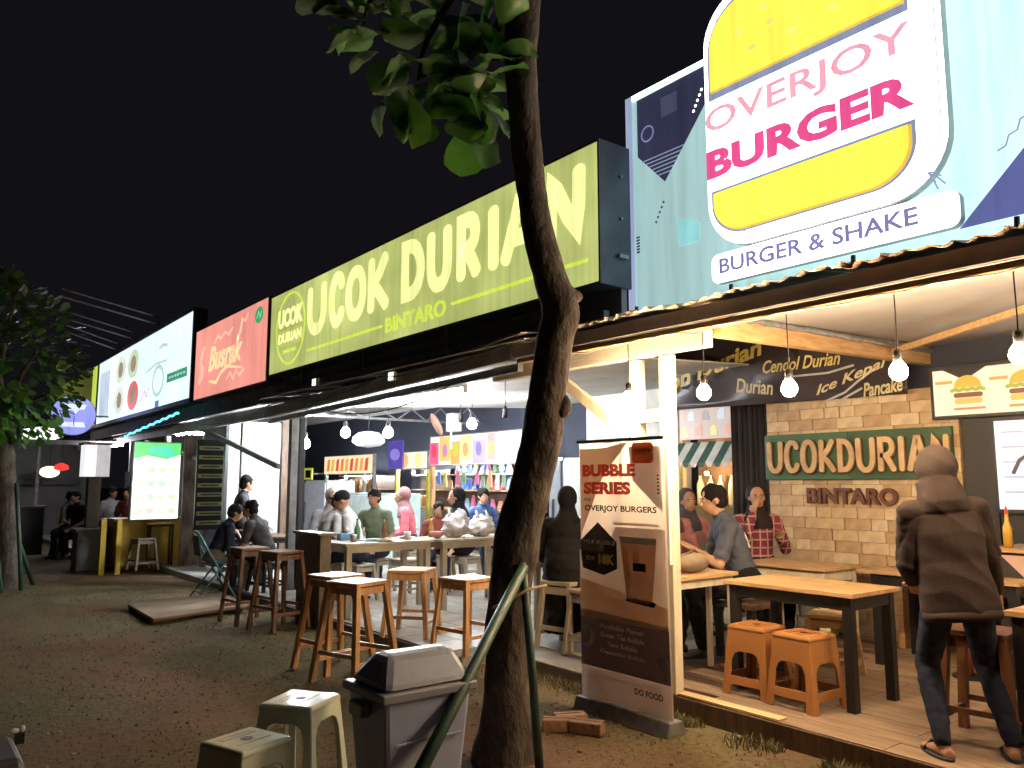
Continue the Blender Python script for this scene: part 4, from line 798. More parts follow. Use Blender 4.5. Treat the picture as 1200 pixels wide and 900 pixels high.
# ---- roll-up banner
rb_ = thing('rollup_banner', (3.8, 3.72, 0), 'leaning roll-up banner reading BUBBLE SERIES beside the corner posts', 'banner')
yL, yR = 4.14, 3.35; x0, x1 = 3.80, 3.83
O = V(3.80, 0, .1); up = V(.035, 0.035, 1.69).normalized(); BP = (V(3.80, 0, .09), V(0, -1, 0), V(.03, .045, 1).normalized(), V(-1, 0, .03).normalized())
H_ = 1.70
m_print = [mat('print_' + n, c, .45, sc=4, rgb2=tuple(v * .9 for v in c)) for n, c in (('cream', (.86, .76, .69)), ('dark', (.08, .055, .06)), ('mauve', (.68, .58, .56)), ('brown', (.74, .62, .54)), ('tan', (.78, .58, .42)), ('red', (.8, .12, .1)), ('black', (.03, .025, .025)), ('white', (.85, .8, .76)), ('orange', (.9, .42, .22)), ('gold', (.85, .7, .15)), ('cocoa', (.62, .42, .3)))]
for m_ in [q_ for q_ in m_print if q_.name not in ('print_white', 'print_gold')]:          # thin vinyl lets the lamps behind shine through
    n_t = m_.node_tree; tr_ = n_t.nodes.new('ShaderNodeBsdfTranslucent'); ms_ = n_t.nodes.new('ShaderNodeMixShader'); ms_.inputs[0].default_value = .62; pp_ = n_t.nodes['Principled BSDF']
    n_t.links.new(pp_.inputs['Base Color'].links[0].from_socket, tr_.inputs[0]); n_t.links.new(pp_.outputs[0], ms_.inputs[1]); n_t.links.new(tr_.outputs[0], ms_.inputs[2]); n_t.links.new(ms_.outputs[0], n_t.nodes['Material Output'].inputs[0])
pc, pd, pmv, pb, pt, pr, pk, pw, po, pg, pco = m_print
mb = MB(); nu, nv = 24, 12                        # rippled sheet
for j in range(nv + 1):
    for i in range(nu + 1):
        u = -yL + (yL - yR) * i / nu; v = H_ * j / nv; w_ = .004 + .006 * math.sin(i * .9) * (.3 + .7 * j / nv) * (1 if 5 < i < 14 else .2)
        mb.v.append(BP[0] + BP[1] * u + BP[2] * v + BP[3] * (w_ - .012))
mb.f = [(j * (nu + 1) + i, j * (nu + 1) + i + 1, (j + 1) * (nu + 1) + i + 1, (j + 1) * (nu + 1) + i) for j in range(nv) for i in range(nu)]; mb.m = [0] * len(mb.f)
o = mb.build('sheet', pc, rb_, smooth=True)
def bp(u, v): return (-yL + (yL - yR) * u, H_ * v)     # 0..1 across and up the sheet
def bpoly(nm, pts, m, w=.004):
    P2 = [bp(*q) for q in pts]; k = len(P2)
    if sum(P2[i][0] * P2[(i + 1) % k][1] - P2[(i + 1) % k][0] * P2[i][1] for i in range(k)) < 0: P2.reverse()
    return MB().add([BP[0] + BP[1] * u + BP[2] * v + BP[3] * (w + .001) for u, v in P2], [tuple(range(k))]).build(nm, m, rb_)
def btx(s, u0, v0, u1, v1, m, bold=.02, w=.0095): a, b = bp(u0, v0), bp(u1, v1); return text(s, 'printed_words', BP, a[0], a[1], b[0], b[1], w, m, rb_, bold, 0)
bpoly('tan_triangle', [(.02, .62), (.02, .97), (.3, .97), (.62, .99), (.3, .85)], pt); bpoly('grey_triangle', [(.62, .97), (.98, .97), (.98, .72), (.66, .84)], pmv)
bpoly('photo', [(.0, .30), (1, .30), (1, .66), (.45, .66), (.3, .56), (0, .56)], pb); bpoly('table_print', [(.0, .30), (1, .30), (1, .38), (.0, .45)], pt, .0055)
bpoly('dark_band', [(0, .115), (1, .115), (1, .315), (0, .33)], pd, .0055); bpoly('foot_band', [(0, .0), (1, .0), (1, .113), (0, .113)], pmv, .0055)
bpoly('price_tag', [(.02, .545), (.02, .60), (.24, .675), (.46, .60), (.46, .50), (.3, .47), (.04, .49)], pk, .0065)
cup = [(.56, .395), (.60, .385), (.80, .385), (.84, .395), (.90, .60), (.50, .60)]
o = bpoly('cup', cup, pco, .0065); bpoly('cup_foam', [(.50, .60), (.90, .60), (.905, .625), (.495, .625)], pw, .0075); bpoly('cup_shine', [(.57, .42), (.62, .42), (.585, .58), (.53, .58)], pt, .0075); bpoly('cup_label', [(.64, .50), (.78, .50), (.78, .53), (.64, .53)], pk, .0075)
bpoly('cup_ice', [(.63, .54), (.70, .53), (.74, .58), (.66, .59)], pt, .0075); bpoly('saucer', [(.55, .385), (.85, .375), (.88, .39), (.84, .397), (.56, .397)], pk, .006)
MB().prism(rrect(*bp(.66, .905), *bp(.90, .985), .03), BP, .0045, .001).build('logo_patch', po, rb_); bpoly('logo_band', [(.67, .945), (.89, .945), (.89, .955), (.67, .955)], pw, .0065); btx('OVERJOY', .69, .935, .87, .962, pr, .03)
btx('BUBBLE', .06, .855, .70, .905, pr, .06); btx('SERIES', .07, .785, .64, .835, pr, .06); btx('FOR', .08, .757, .16, .769, pk); btx('OVERJOY BURGERS', .08, .712, .92, .742, pk, .03)
bpoly('small_print', [(.42, .668), (.94, .668), (.94, .678), (.42, .678)], pb, .007); btx('MILK BUBBLE', .06, .588, .44, .604, pw, .03); btx('IDR', .09, .524, .2, .54, pg, .02); btx('18K', .24, .512, .43, .552, pg, .05)
for k, s in enumerate(('Available Flavor', 'Green Tea Bubble', 'Taro Bubble', 'Cappucino Bubble')): btx(s, .24 + (.08 if k == 2 else 0), .268 - .032 * k, .74 - (.08 if k == 2 else 0), .286 - .032 * k, pw, .025)
MB().ribbon([(bp(.06, .23)[0] + .065 * math.cos(R(a)), bp(.06, .23)[1] + .065 * math.sin(R(a))) for a in range(-110, 130, 20)], [.01, .02, .028, .034, .036, .036, .034, .03, .024, .018, .012, .008], BP, .0075, .001).build('crescent', pmv, rb_)
MB().ribbon([bp(.86, .20), bp(.96, .20), bp(.96, .135), bp(.86, .165), bp(.86, .20)], .005, BP, .0075, .001).build('outline_mark', pmv, rb_)
[bpoly('small_print', [(.1, a_), (b_, a_), (b_, a_ + .007), (.1, a_ + .007)], pb, .007) for a_, b_ in ((.083, .5), (.071, .34), (.059, .3))]; btx('DO FOOD', .62, .055, .92, .078, pk, .03); bpoly('small_print', [(.68, .088), (.86, .088), (.86, .094), (.68, .094)], pb, .007)
for k in range(6): bpoly('side_dots', [(.93, .79 + .013 * k), (.955, .79 + .013 * k), (.955, .796 + .013 * k), (.93, .796 + .013 * k)], pk, .006)
a = BP[0] + BP[2] * H_
MB().bar(a + V(0, yL + .01, 0), a + V(0, yR - .01, 0), .018, .022).build('top_rail', m_galv, rb_)
MB().hexa([V(3.72, yR - .02, 0), V(3.9, yR - .02, 0), V(3.9, yL + .02, 0), V(3.72, yL + .02, 0)], [V(3.755, yR - .02, .085), V(3.865, yR - .02, .085), V(3.865, yL + .02, .085), V(3.755, yL + .02, .085)]).build('base_case', m_galv, rb_, bev=.008)
MB().tube([V(3.835, 3.74, .085), a + V(.02, 3.74, 0)], .008, 8).build('support_pole', m_galv, rb_)
# ================================================================ stalls and things inside the hall
def pspan(x, px0, px1, py): return at_x(px0, py, x).y, at_x(px1, py, x).y      # far y, near y
def zof(x, px, py): return at_x(px, py, x).z
rk = random.Random(4)
# ---- kiosk with the striped awning
k1 = thing('awning_kiosk', (8.5, 6.6, Z), 'small food kiosk with a green and white striped awning behind the corner posts', 'kiosk'); m_olive = mat('olive_timber', (.16, .14, .05), .6, sc=6)
MB().box(8.4, 8.9, 6.15, 7.15, Z, 1.2).build('counter', m_olive, k1, bev=.004); MB().box(8.75, 8.9, 6.15, 7.15, 1.201, 2.55).build('back_panel', mat('kiosk_back', (.3, .17, .08), .6, sc=4), k1)
for y in (6.16, 7.09): MB().box(8.36, 8.42, y, y + .05, Z, 2.56).build('post', m_pine, k1)
MB().box(8.33, 8.38, 6.2, 7.1, 2.07, 2.52).build('picture_board', emi('kiosk_board', (.55, .42, .36), .55, .1), k1)
for i in range(7):
    y = 7.02 - .12 * i; poly('picture', [(-y - .06, 2.12 + .2 * (i % 2)), (-y + .055, 2.11 + .2 * (i % 2)), (-y + .05, 2.2 + .2 * (i % 2) + .03 * (i % 3)), (-y, 2.25 + .2 * (i % 2)), (-y - .055, 2.22 + .2 * (i % 2))], PX(8.33), .002, .003, emi('kiosk_food_%d' % (i % 4), [(.7, .65, .25), (.55, .6, .65), (.7, .3, .2), (.35, .3, .32)][i % 4], .6), k1)
for i in range(8):
    y0 = 7.15 - .125 * i; MB().hexa([(8.12, y0 - .123, 1.76), (8.12, y0, 1.76), (8.36, y0, 2.03), (8.36, y0 - .123, 2.03)], [(8.13, y0 - .123, 1.76), (8.13, y0, 1.76), (8.37, y0, 2.03), (8.37, y0 - .123, 2.03)]).build('awning_stripe', (mat('awning_green', (.03, .09, .06), .7), mat('awning_white', (.68, .66, .6), .7))[i % 2], k1)
    MB().prism([(-y0 + .003, 1.76), (-y0 + .12, 1.76), (-y0 + .09, 1.70), (-y0 + .03, 1.70)], PX(8.12), 0, .004).build('awning_tab', (mat('awning_green', (.03, .09, .06), .7), mat('awning_white', (.68, .66, .6), .7))[i % 2], k1)
for i in range(5): y = 7.0 - .17 * i; MB().lathe((8.6, y, 1.2), [(.04, 0), (.05, .03), (.05, .28), (.02, .36), (.02, .4)], 12).build('jar', mat('cream_jar', (.75, .62, .36), .3), k1, smooth=True)
p = V(8.3, 6.65, 1.62); t = thing('kiosk_bulb', p, 'small warm bulb under the striped awning', 'light bulb'); MB().ell(p, .025).build('bulb', e_bulb, t, smooth=True); MB().tube([p + V(0, 0, .04), p + V(0, 0, .2)], .006, 6).build('cord', m_cord, t)
# ---- burger menu boards and till
Q = PX(7.1)
mn = thing('burger_menu', (7.12, 2.7, 2.07), 'lit menu panel showing two burgers at the upper right', 'menu board'); MB().box(7.1, 7.155, 2.0, 3.24, 2.04, 2.5).build('frame', m_black, mn, bev=.004)
poly('face', rect(-3.21, 2.07, -2.03, 2.46), Q, .001, .003, emi('menu_blush', (.85, .66, .52), .85, .06), mn)
poly('dark_peak', [(-3.12, 2.46), (-2.78, 2.46), (-2.95, 2.36)], Q, .005, .002, m_black, mn)
for i, u in enumerate((-2.93, -2.5)):
    o = poly('bun', [(u - .11, 2.30)] + [(u - .11 * math.cos(R(15 * k)), 2.30 + .10 * math.sin(R(15 * k))) for k in range(13)], Q, .005, .003, emi('bun_gold', s2l((235, 160, 60)), .9), mn)
    MB().ribbon([(u - .13 + .26 * k / 8, 2.275 + .012 * (k % 2)) for k in range(9)], .03, Q, .0085, .002).build('lettuce', emi('lettuce', s2l((150, 160, 60)), .8), o)
    poly('patty', rrect(u - .115, 2.215, u + .115, 2.255, .018), Q, .005, .002, emi('patty', s2l((110, 62, 34)), .8), o); poly('bun_base', rrect(u - .11, 2.16, u + .11, 2.21, .02), Q, .005, .003, emi('bun_gold2', s2l((225, 165, 85)), .9), o)
    poly('caption', rect(u - .26, 2.34, u - .12, 2.365), Q, .005, .002, emi('cap_orange', s2l((215, 150, 80)), .8), mn)
    poly('caption', rect(u - .12, 2.11, u + .13, 2.13), Q, .005, .002, emi('cap_brown', s2l((180, 120, 70)), .8), mn)
mw = thing('drink_menu', (7.12, 2.2, 1.3), 'bluish white lit menu screen at the right edge below the burger panel', 'menu board'); MB().box(7.1, 7.155, 1.2, 2.78, 1.26, 2.03).build('frame', m_black, mw)
poly('face', rect(-2.75, 1.29, -1.22, 2.0), Q, .001, .003, emi('menu_blue_white', (.62, .75, .95), .95, .05), mw)
for i in range(4):
    for j in range(5): poly('menu_line', rect(-2.7 + .3 * i, 1.42 + .12 * j, -2.7 + .3 * i + .16, 1.435 + .12 * j), Q, .005, .002, emi('menu_ink', (.35, .42, .6), .7), mw)
MB().ribbon([(-2.63, 1.58), (-2.58, 1.68), (-2.52, 1.72), (-2.46, 1.7)], .03, Q, .006, .002).build('drawing', emi('menu_black', (.03, .03, .04), .5), mw)
ct = thing('till_counter', (6.6, 1.8, Z), 'dark order counter behind the hooded person', 'counter')
MB().box(6.45, 7.0, .6, 2.55, Z, 1.0).build('body', m_blackwall, ct, bev=.004); MB().box(6.4, 7.02, .55, 2.6, 1.001, 1.03).build('top', m_pine, ct, bev=.003)
poly('front_sign', [(-2.52, .98), (-1.2, .98), (-1.2, .45), (-2.0, .45)], PX(6.45), .001, .003, mat('blush_panel', (.7, .5, .44), .5), ct); text('Men', 'sign_word', PX(6.45), -2.3, .82, -2.05, .9, .005, m_black, ct, bold=.03)
poly('front_triangle', [(-2.50, .48), (-2.22, .72), (-2.05, .48)], PX(6.45), .001, .003, mat('grey_print', (.2, .17, .16), .5), ct)
tl_ = thing('till', (6.7, 2.2, 1.03), 'dark grey till machine on the order counter', 'till'); MB().hexa(ring4(6.5, 6.9, 1.8, 2.35, 1.031), ring4(6.6, 6.9, 1.84, 2.31, 1.42)).build('body', mat('till_grey', (.06, .06, .065), .4), tl_, bev=.01); MB().ell((6.7, 2.0, 1.46), (.1, .1, .07)).build('dome', m_white, tl_, smooth=True)
cp = thing('paper_cup', (6.5, 2.48, 1.03), 'tall yellow bottle at the end of the order counter', 'bottle'); MB().lathe((6.5, 2.48, 1.031), [(.03, 0), (.032, .14), (.014, .19), (.012, .24)], 12).build('bottle_body', mat('mustard', (.6, .36, .05), .3), cp, smooth=True)
MB().lathe((6.5, 2.48, 1.272), [(.014, 0), (.012, .03), (.003, .06)], 10).build('nozzle', mat('red_cap', (.5, .05, .03), .4), cp)
rp = thing('red_pole', (6.3, 2.72, Z), 'thin red upright pole beside the order counter', 'pole'); MB().tube([(6.3, 2.72, Z + .02), (6.3, 2.72, 1.5)], .022, 10).build('shaft', mat('red_enamel', (.55, .09, .05), .4), rp, smooth=True); MB().lathe((6.3, 2.72, Z), [(.12, 0), (.12, .015), (.03, .02)], 16).build('foot', m_black, rp)
# ---- kiosks at the back of the hall
def kiosk(name, label, x, px0, px1, pyt, pyb, face, m_post, body):
    ya, yb = pspan(x, px0, px1, (pyt + pyb) / 2); zt, zb = zof(x, (px0 + px1) / 2, pyt), zof(x, (px0 + px1) / 2, pyb)
    t = thing(name, (x + .3, (ya + yb) / 2, Z), label, 'kiosk')
    MB().box(x, x + .08, yb, ya, zb, zt).build('sign_box', m_steel, t); poly('sign_face', rect(-ya + .02, zb + .02, -yb - .02, zt - .02), PX(x), .001, .003, face, t)
    for y in (ya - .06, yb + .001): MB().box(x + .01, x + .09, y, y + .06, Z, zb - .002).build('post', m_post, t)
    MB().box(x + .05, x + .55, yb + .1, ya - .1, Z, 1.0).build('counter', body, t); MB().box(x, x + .6, yb + .07, ya - .07, 1.001, 1.03).build('counter_top', m_pine, t)
    for z in (1.35, 1.65): MB().box(x + .35, x + .58, yb + .07, ya - .07, z, z + .02).build('shelf', m_pine, t)
    MB().box(x + .585, x + .6, yb + .07, ya - .07, 1.031, zb).build('back_panel', m_darkwood, t)
    for f_ in (.3, .7): p_ = V(x + .22, ya + (yb - ya) * f_, zb - .06); MB().ell(p_, .032, 10, 7).build('inner_bulb', e_cool, t, smooth=True)
    return t, ya, yb, zb, zt
X = 8.2
t, ya, yb, zb, zt = kiosk('snack_kiosk', 'colourful kiosk with an orange and violet lit sign and orange posts', X, 504, 612, 507, 545, emi('kiosk_sign_a', (.95, .78, .62), .95, .1), m_orangewood, m_darkwood)
for i, (u, w_, c) in enumerate(((.0, .11, (.9, .12, .25)), (.12, .14, (.95, .48, .15)), (.26, .1, (.95, .35, .12)), (.36, .13, (.95, .7, .3)), (.5, .14, (.45, .38, .6)), (.66, .08, (.9, .35, .35)), (.75, .22, (.75, .72, .85)))):
    L_ = ya - yb; poly('sign_panel', rect(-ya + u * L_, zb + .03 + .06 * (i % 2), -ya + (u + w_) * L_, zt - .03 - .1 * ((i + 1) % 2)), PX(X), .005, .002, emi('ksa_%d' % i, c, .95, .15, 6), t)
    if i < 6: poly('sign_figure', disc(-ya + (u + w_ / 2) * L_, (zb + zt) / 2, .09, .13, 12), PX(X), .008, .002, emi('ksf_%d' % i, tuple(min(1, v * .5 + .3 * ((i + k) % 3 == 0)) for k, v in enumerate(c)), .9), t)
ORD = 'first second third fourth fifth sixth seventh eighth ninth tenth eleventh twelfth thirteenth'.split()
cols_ = [('blue', (.05, .16, .6)), ('red', (.55, .04, .05)), ('pink', (.65, .12, .3)), ('white', (.7, .7, .72)), ('yellow', (.65, .5, .08)), ('green', (.12, .3, .15)), ('sky blue', (.25, .5, .75)), ('orange', (.7, .25, .08))]
for r_ in range(4):
    for c_ in range(13):
        nm, c = cols_[(r_ * 5 + c_ * 3 + rk.randint(0, 2)) % 8]; y = ya - .18 - (ya - yb - .3) * c_ / 12.5; z = (1.035, 1.375, 1.675, 1.16)[r_]; x = X + (.4, .45, .45, .05)[r_]
        if r_ == 3: z = rk.uniform(1.3, 1.5); w_, h_, d_ = .12, rk.uniform(.16, .3), .03
        else: w_, h_, d_ = rk.uniform(.09, .14), rk.uniform(.14, .24), .09
        j_ = rk.uniform(-.025, .025); e_ = d_ * .42; tag(MB().hexa([V(x, y - w_, z), V(x + d_, y - w_, z), V(x + d_, y, z), V(x, y, z)], [V(x + e_, y - w_ + .01 + j_, z + h_), V(x + d_ - e_, y - w_ + .01 + j_, z + h_), V(x + d_ - e_, y - .01 + j_, z + h_ + rk.uniform(-.02, .02)), V(x + e_, y - .01 + j_, z + h_)]).build('snack_packet', mat('packet_' + nm.replace(' ', '_'), c, .3, sc=18, rgb2=tuple(v * .45 + .12 for v in c), lo=.48, hi=.52), None, bev=.01), '%s snack packet, %s from the left %s of the colourful kiosk' % (nm, ORD[c_], ('on the counter', 'on the lower shelf', 'on the upper shelf', 'in the hanging front row')[r_]), 'packet', 'snack packets at the kiosk')
for i in range(13):
    y = ya - .18 - (ya - yb - .3) * i / 12.5
t, ya, yb, zb, zt = kiosk('drink_kiosk', 'kiosk with a long orange lettered lit sign left of the violet panel', X, 380, 437, 533, 556, emi('kiosk_sign_b', (1, .78, .5), 1.0, .1), m_steel, mat('steel_counter', (.3, .3, .32), .35, metal=.6))
for i in range(9): L_ = ya - yb; u = -ya + .15 + (L_ - .3) * i / 9; poly('sign_letter', [(u, zb + .08), (u + .16, zb + .08), (u + .2, zt - .08), (u + .06, zt - .1)], PX(X), .005, .002, emi('ksb_%d' % (i % 3), ((.85, .25, .06), (.9, .45, .1), (.7, .1, .05))[i % 3], .9), t)
for i in range(10): y = ya - .2 - (ya - yb - .4) * i / 9.5; tag(MB().lathe((X + .2, y, 1.031), [(.06, 0), (.065, .05), (.065, .4), (.03, .5), (.03, .55)], 10).build('bottle', mat(('syrup_brown', 'syrup_clear', 'syrup_amber')[i % 3], ((.16, .07, .03), (.5, .5, .5), (.4, .2, .06))[i % 3], .15), None, smooth=True), ('brown', 'clear', 'amber')[i % 3] + ' syrup bottle, %s from the left under the orange lettered sign' % ORD[i], 'bottle', 'syrup bottles')
t, ya, yb, zb, zt = kiosk('juice_kiosk', 'kiosk with a pale yellow lit sign between the violet panel and the colourful kiosk', X + .1, 463, 501, 529, 550, emi('kiosk_sign_c', (1, .88, .6), 1.0, .1), mat('yellow_post', (.6, .48, .06), .5), mat('pale_counter', (.6, .6, .58), .5))
for i in range(3): poly('sign_fruit', disc(-ya + .4 + .55 * i, (zb + zt) / 2, .16, .15, 14), PX(X + .1), .005, .002, emi('ksc_%d' % i, ((.95, .5, .15), (.9, .7, .3), (.85, .3, .3))[i], .9), t)
for i in range(7): y = ya - .2 - (ya - yb - .4) * i / 6.5; nm, c = cols_[(i * 3) % 8]; tag(MB().lathe((X + .3, y, 1.031), [(.05, 0), (.055, .2), (.05, .22), (.02, .23)], 10).build('jar', mat('packet_' + nm.replace(' ', '_'), c, .35), None, smooth=True), nm + ' jar, %s from the left under the pale yellow sign' % ORD[i], 'jar', 'jars at the juice kiosk')
a, b = at_x(455, 517, 8.1), at_x(471, 549, 8.1); t = thing('violet_poster', (8.1, b.y, b.z), 'violet poster panel hanging between the kiosks', 'poster'); MB().box(8.1, 8.14, b.y, a.y, b.z, a.z).build('panel', emi('violet_print', (.12, .08, .42), .6, .3, 5), t)
MB().tube([(8.12, a.y - .1, a.z), (8.12, a.y - .1, a.z + .35)], .008, 5).build('hanger', m_cord, t); poly('panel_print', disc(-(a.y + b.y) / 2, (a.z + b.z) / 2, .2, .12), PX(8.1), .001, .002, emi('violet_light', (.3, .25, .7), .6), t)
def cabinet(label, cat_, x, px0, px1, pyt, pyb, m, dm, dep=.6, name='fridge'):
    ya, yb = pspan(x, px0, px1, (pyt + pyb) / 2); zt = zof(x, (px0 + px1) / 2, pyt); t = thing(name, (x + .3, (ya + yb) / 2, Z), label, cat_)
    MB().box(x, x + dep, yb, ya, Z, zt).build('body', m, t, bev=.015); MB().box(x - .03, x - .002, yb + .02, ya - .02, Z + .12, zt - .04).build('door', dm, t, bev=.01); MB().box(x - .06, x - .031, ya - .12, ya - .09, (Z + zt) / 2 - .1, (Z + zt) / 2 + .3).build('handle', m_grey, t); return t
cabinet('white upright fridge beside the dark steel post', 'fridge', 6.6, 357, 382, 563, 640, m_white, mat('fridge_white', (.72, .75, .82), .3))
cabinet('pale cyan chest freezer behind the counter guests', 'freezer', 6.9, 403, 458, 578, 640, mat('freezer_cyan', (.5, .68, .66), .35), mat('freezer_door', (.62, .72, .7), .35))
cabinet('grey glass-door cabinet left of the roll-up banner', 'cabinet', 7.4, 644, 660, 536, 640, m_galv, mat('cabinet_glass', (.2, .22, .24), .1), .5, 'display_cabinet')
cabinet('tall pale grey fridge left of the roll-up banner', 'fridge', 7.3, 661, 700, 536, 640, mat('fridge_grey', (.42, .43, .42), .4), mat('fridge_grey2', (.46, .47, .46), .35))
a = at_x(515, 500, 7.6); t = thing('wall_fan', a, 'tilted pinkish round fan above the colourful kiosk', 'fan'); rot = Matrix.Rotation(R(35), 3, 'X') @ Matrix.Rotation(R(60), 3, 'Y')
MB().ell(a + V(0, .1, .05), (.2, .24, .05), rot=rot).build('cage', mat('fan_pink', (.6, .32, .24), .4), t, smooth=True); MB().box(a.x, a.x + .2, a.y - .42, a.y - .2, a.z - .1, a.z + .22).build('motor', m_white, t, bev=.02); MB().tube([a + V(.05, -.3, -.1), a + V(.05, -.3, -.4)], .02, 8).build('stem', m_white, t)
y1 = thing('yellow_sign', at_x(358, 556, 7.8), 'small square yellow sign on the navy wall by the steel post', 'sign'); q = y1.location; MB().box(7.8, 7.84, q.y - .35, q.y + .35, q.z - .12, q.z + .15).build('plate', emi('yellow_plate', (.55, .6, .06), .6), y1); MB().box(7.79, 7.799, q.y - .3, q.y - .02, q.z - .08, q.z + .1).build('print', m_black, y1); MB().box(7.841, 8.98, q.y - .02, q.y + .02, q.z, q.z + .04).build('bracket', m_steel, y1)
# ---- things on the hall counters
def bag(label, p, s, seed, m):
    mb = MB().ell(p + V(0, 0, s * .55), (s * .62, s * .5, s * .6), 40, 26); o_ = []
    for v in mb.v:
        v = Vector(v); d_ = v - p; q = 1 + .5 * noise.noise(d_ / s * 2.6 + V(seed, 0, 0)) + .3 * noise.noise(d_ / s * 7 + V(0, seed, 0)); h_ = d_.z / s; q *= 1.15 - .5 * max(0, h_ - .5)
        if h_ > .9: q *= 1 + (h_ - .9) * 1.2
        o_.append((p.x + d_.x * q, p.y + d_.y * q, max(p.z + .002, p.z + d_.z * (1 + .3 * noise.noise(d_ / s * 3 + V(seed, 5, 0))))))
    mb.v = o_; t = thing('carrier_bag', p, label, 'bag', 'white carrier bags on the counter'); mb.build('bag_body', m, t, smooth=True)
    [MB().tube([p + V(e_ * s * .2, 0, s * .8), p + V(e_ * s * .34, -.01, s * 1.12), p + V(e_ * s * .3, .02, s * 1.38), p + V(e_ * s * .22, .02, s * 1.34)], [s * .16, s * .09, s * .06, s * .03], 8, .5).build('bag_handle', m, t, smooth=True) for e_ in (-1, 1)]
m_bag = mat('white_bag', (.72, .72, .72), .35, sc=4)
bag('tall white plastic carrier bag with handles up on the beige counter', V(5.25, 7.9, .871), .24, 1, m_bag); bag('slumped white plastic bag right of the tall carrier bag', V(5.6, 7.85, .871), .22, 7, m_bag)
def small(name, label, cat_, p, prof, m, lid=None):
    t = thing(name, p, label, cat_); MB().lathe(p, prof, 14).build('body', m, t, smooth=True)
    if lid: MB().lathe(Vector(p) + V(0, 0, prof[-1][1] + .001), [(prof[-1][0] * 1.05, 0), (prof[-1][0] * 1.05, .012), (.004, .016)], 14).build('lid', lid, t, smooth=True)
small('bowl', 'pink bowl on the counter in front of the child in red', 'bowl', V(4.98, 7.85, .871), [(.03, 0), (.07, .04), (.09, .08)], mat('pink_china', (.7, .3, .3), .3))
small('cup', 'white cup on the left beige counter near the edge', 'cup', V(4.62, 7.9, .871), [(.03, 0), (.04, .09)], m_white); small('cup', 'red lidded cup on the beige table right of the trunk', 'cup', V(5.12, 5.75, .801), [(.035, 0), (.045, .12)], mat('red_cup', (.5, .06, .05), .3), m_white)
small('canister', 'white canister on the beige table right of the trunk', 'canister', V(5.5, 5.7, .801), [(.06, 0), (.06, .16)], m_white, m_galv)
t = thing('tray', (4.25, 8.0, .871), 'pale teal tray lying on the left beige counter', 'tray'); MB().box(4.1, 4.42, 7.9, 8.15, .8715, .884).build('base', mat('teal_tray', (.3, .5, .48), .4), t, bev=.004); MB().box(4.1, 4.42, 7.895, 7.9, .8715, .9).build('lip', mat('teal_tray', (.3, .5, .48), .4), t)
small('cup', 'small steel cup on the left beige counter by the bar end', 'cup', V(3.98, 7.95, .871), [(.03, 0), (.036, .08)], m_galv)
cs = thing('cushion', (4.86, 4.05, .831), 'taupe rounded cushion bag lying on the narrow bar table', 'bag'); MB().ell((4.82, 4.03, .905), (.17, .1, .075)).build('pad', mat('taupe_cloth', (.24, .18, .13), .9, sc=12), cs, smooth=True); MB().tube([(4.7, 4.03, .95), (4.82, 4.0, 1.0), (4.94, 4.03, .95)], .008, 6).build('strap', m_darkwood, cs, smooth=True)
# ---- left stalls
yc = thing('yellow_counter', (3.6, 15.3, .1), 'bright yellow stall counter under the menu light box', 'counter'); m_yel = mat('yellow_paint', (.52, .36, .02), .5, rgb2=(.4, .27, .015), sc=4)
MB().box(3.1, 4.4, 14.9, 15.0, .1, .86).build('front', m_yel, yc); MB().box(3.1, 3.2, 15.001, 16.4, .1, .86).build('side', m_yel, yc); MB().box(3.0, 4.45, 14.8, 15.4, .861, .90).build('top', m_yel, yc, bev=.003)
for x in (3.1, 2.86): MB().box(x - .08, x, 14.62, 14.72, .0, .9).build('post', m_yel, yc)
table('low yellow-topped side table in front of the yellow counter', 3.5, 3.95, 14.6, 14.85, .82, .1, m_yel, m_black, .03, .03)
stool('dark_stool', 'dark stool in front of the yellow counter', 'stool', (3.35, 14.25), R(10), .5, .3, .36, m_darkwood, None, .1)
pd_ = thing('pedestal', (2.82, 15.75, 0), 'grey concrete pedestal carrying a column at the end of the path', 'pedestal'); m_gc = mat('grey_concrete', (.17, .175, .165), .85, rgb2=(.12, .125, .12), sc=4, bump=.2)
MB().box(2.58, 3.02, 15.5, 15.95, 0, .66).build('block', m_gc, pd_, bev=.01); MB().box(2.54, 3.06, 15.46, 15.99, .661, .72).build('cap', m_gc, pd_, bev=.01); MB().box(2.72, 2.92, 15.62, 15.82, .721, 1.6).build('column', m_gc, pd_, bev=.01)
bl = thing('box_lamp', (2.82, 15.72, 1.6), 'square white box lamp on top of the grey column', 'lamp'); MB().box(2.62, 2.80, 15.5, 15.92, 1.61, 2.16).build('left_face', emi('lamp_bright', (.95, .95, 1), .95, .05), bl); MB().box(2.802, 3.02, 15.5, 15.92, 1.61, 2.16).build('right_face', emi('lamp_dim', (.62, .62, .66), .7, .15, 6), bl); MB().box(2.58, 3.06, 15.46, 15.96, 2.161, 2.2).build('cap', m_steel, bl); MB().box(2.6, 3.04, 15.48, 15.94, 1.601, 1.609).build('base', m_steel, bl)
mbd = thing('slat_menu', (4.1, 13.9, .9), 'dark menu board with rows of olive name strips beside the white partition', 'menu board')
c0, c1 = at_y(232, 515, 13.9), at_y(264, 620, 13.9); MB().box(c0.x, c1.x, 13.9, 13.95, c1.z, c0.z).build('board', m_black, mbd)
for i in range(9): z = c1.z + .08 + (c0.z - c1.z - .1) * i / 9; MB().box(c0.x + .03, c1.x - .03, 13.885, 13.899, z, z + .07).build('name_strip', mat('olive_strip', (.5, .52, .22), .6), mbd); MB().box(c0.x + .08, c1.x - .15 + .05 * (i % 2), 13.879, 13.884, z + .025, z + .045).build('strip_words', m_black, mbd)
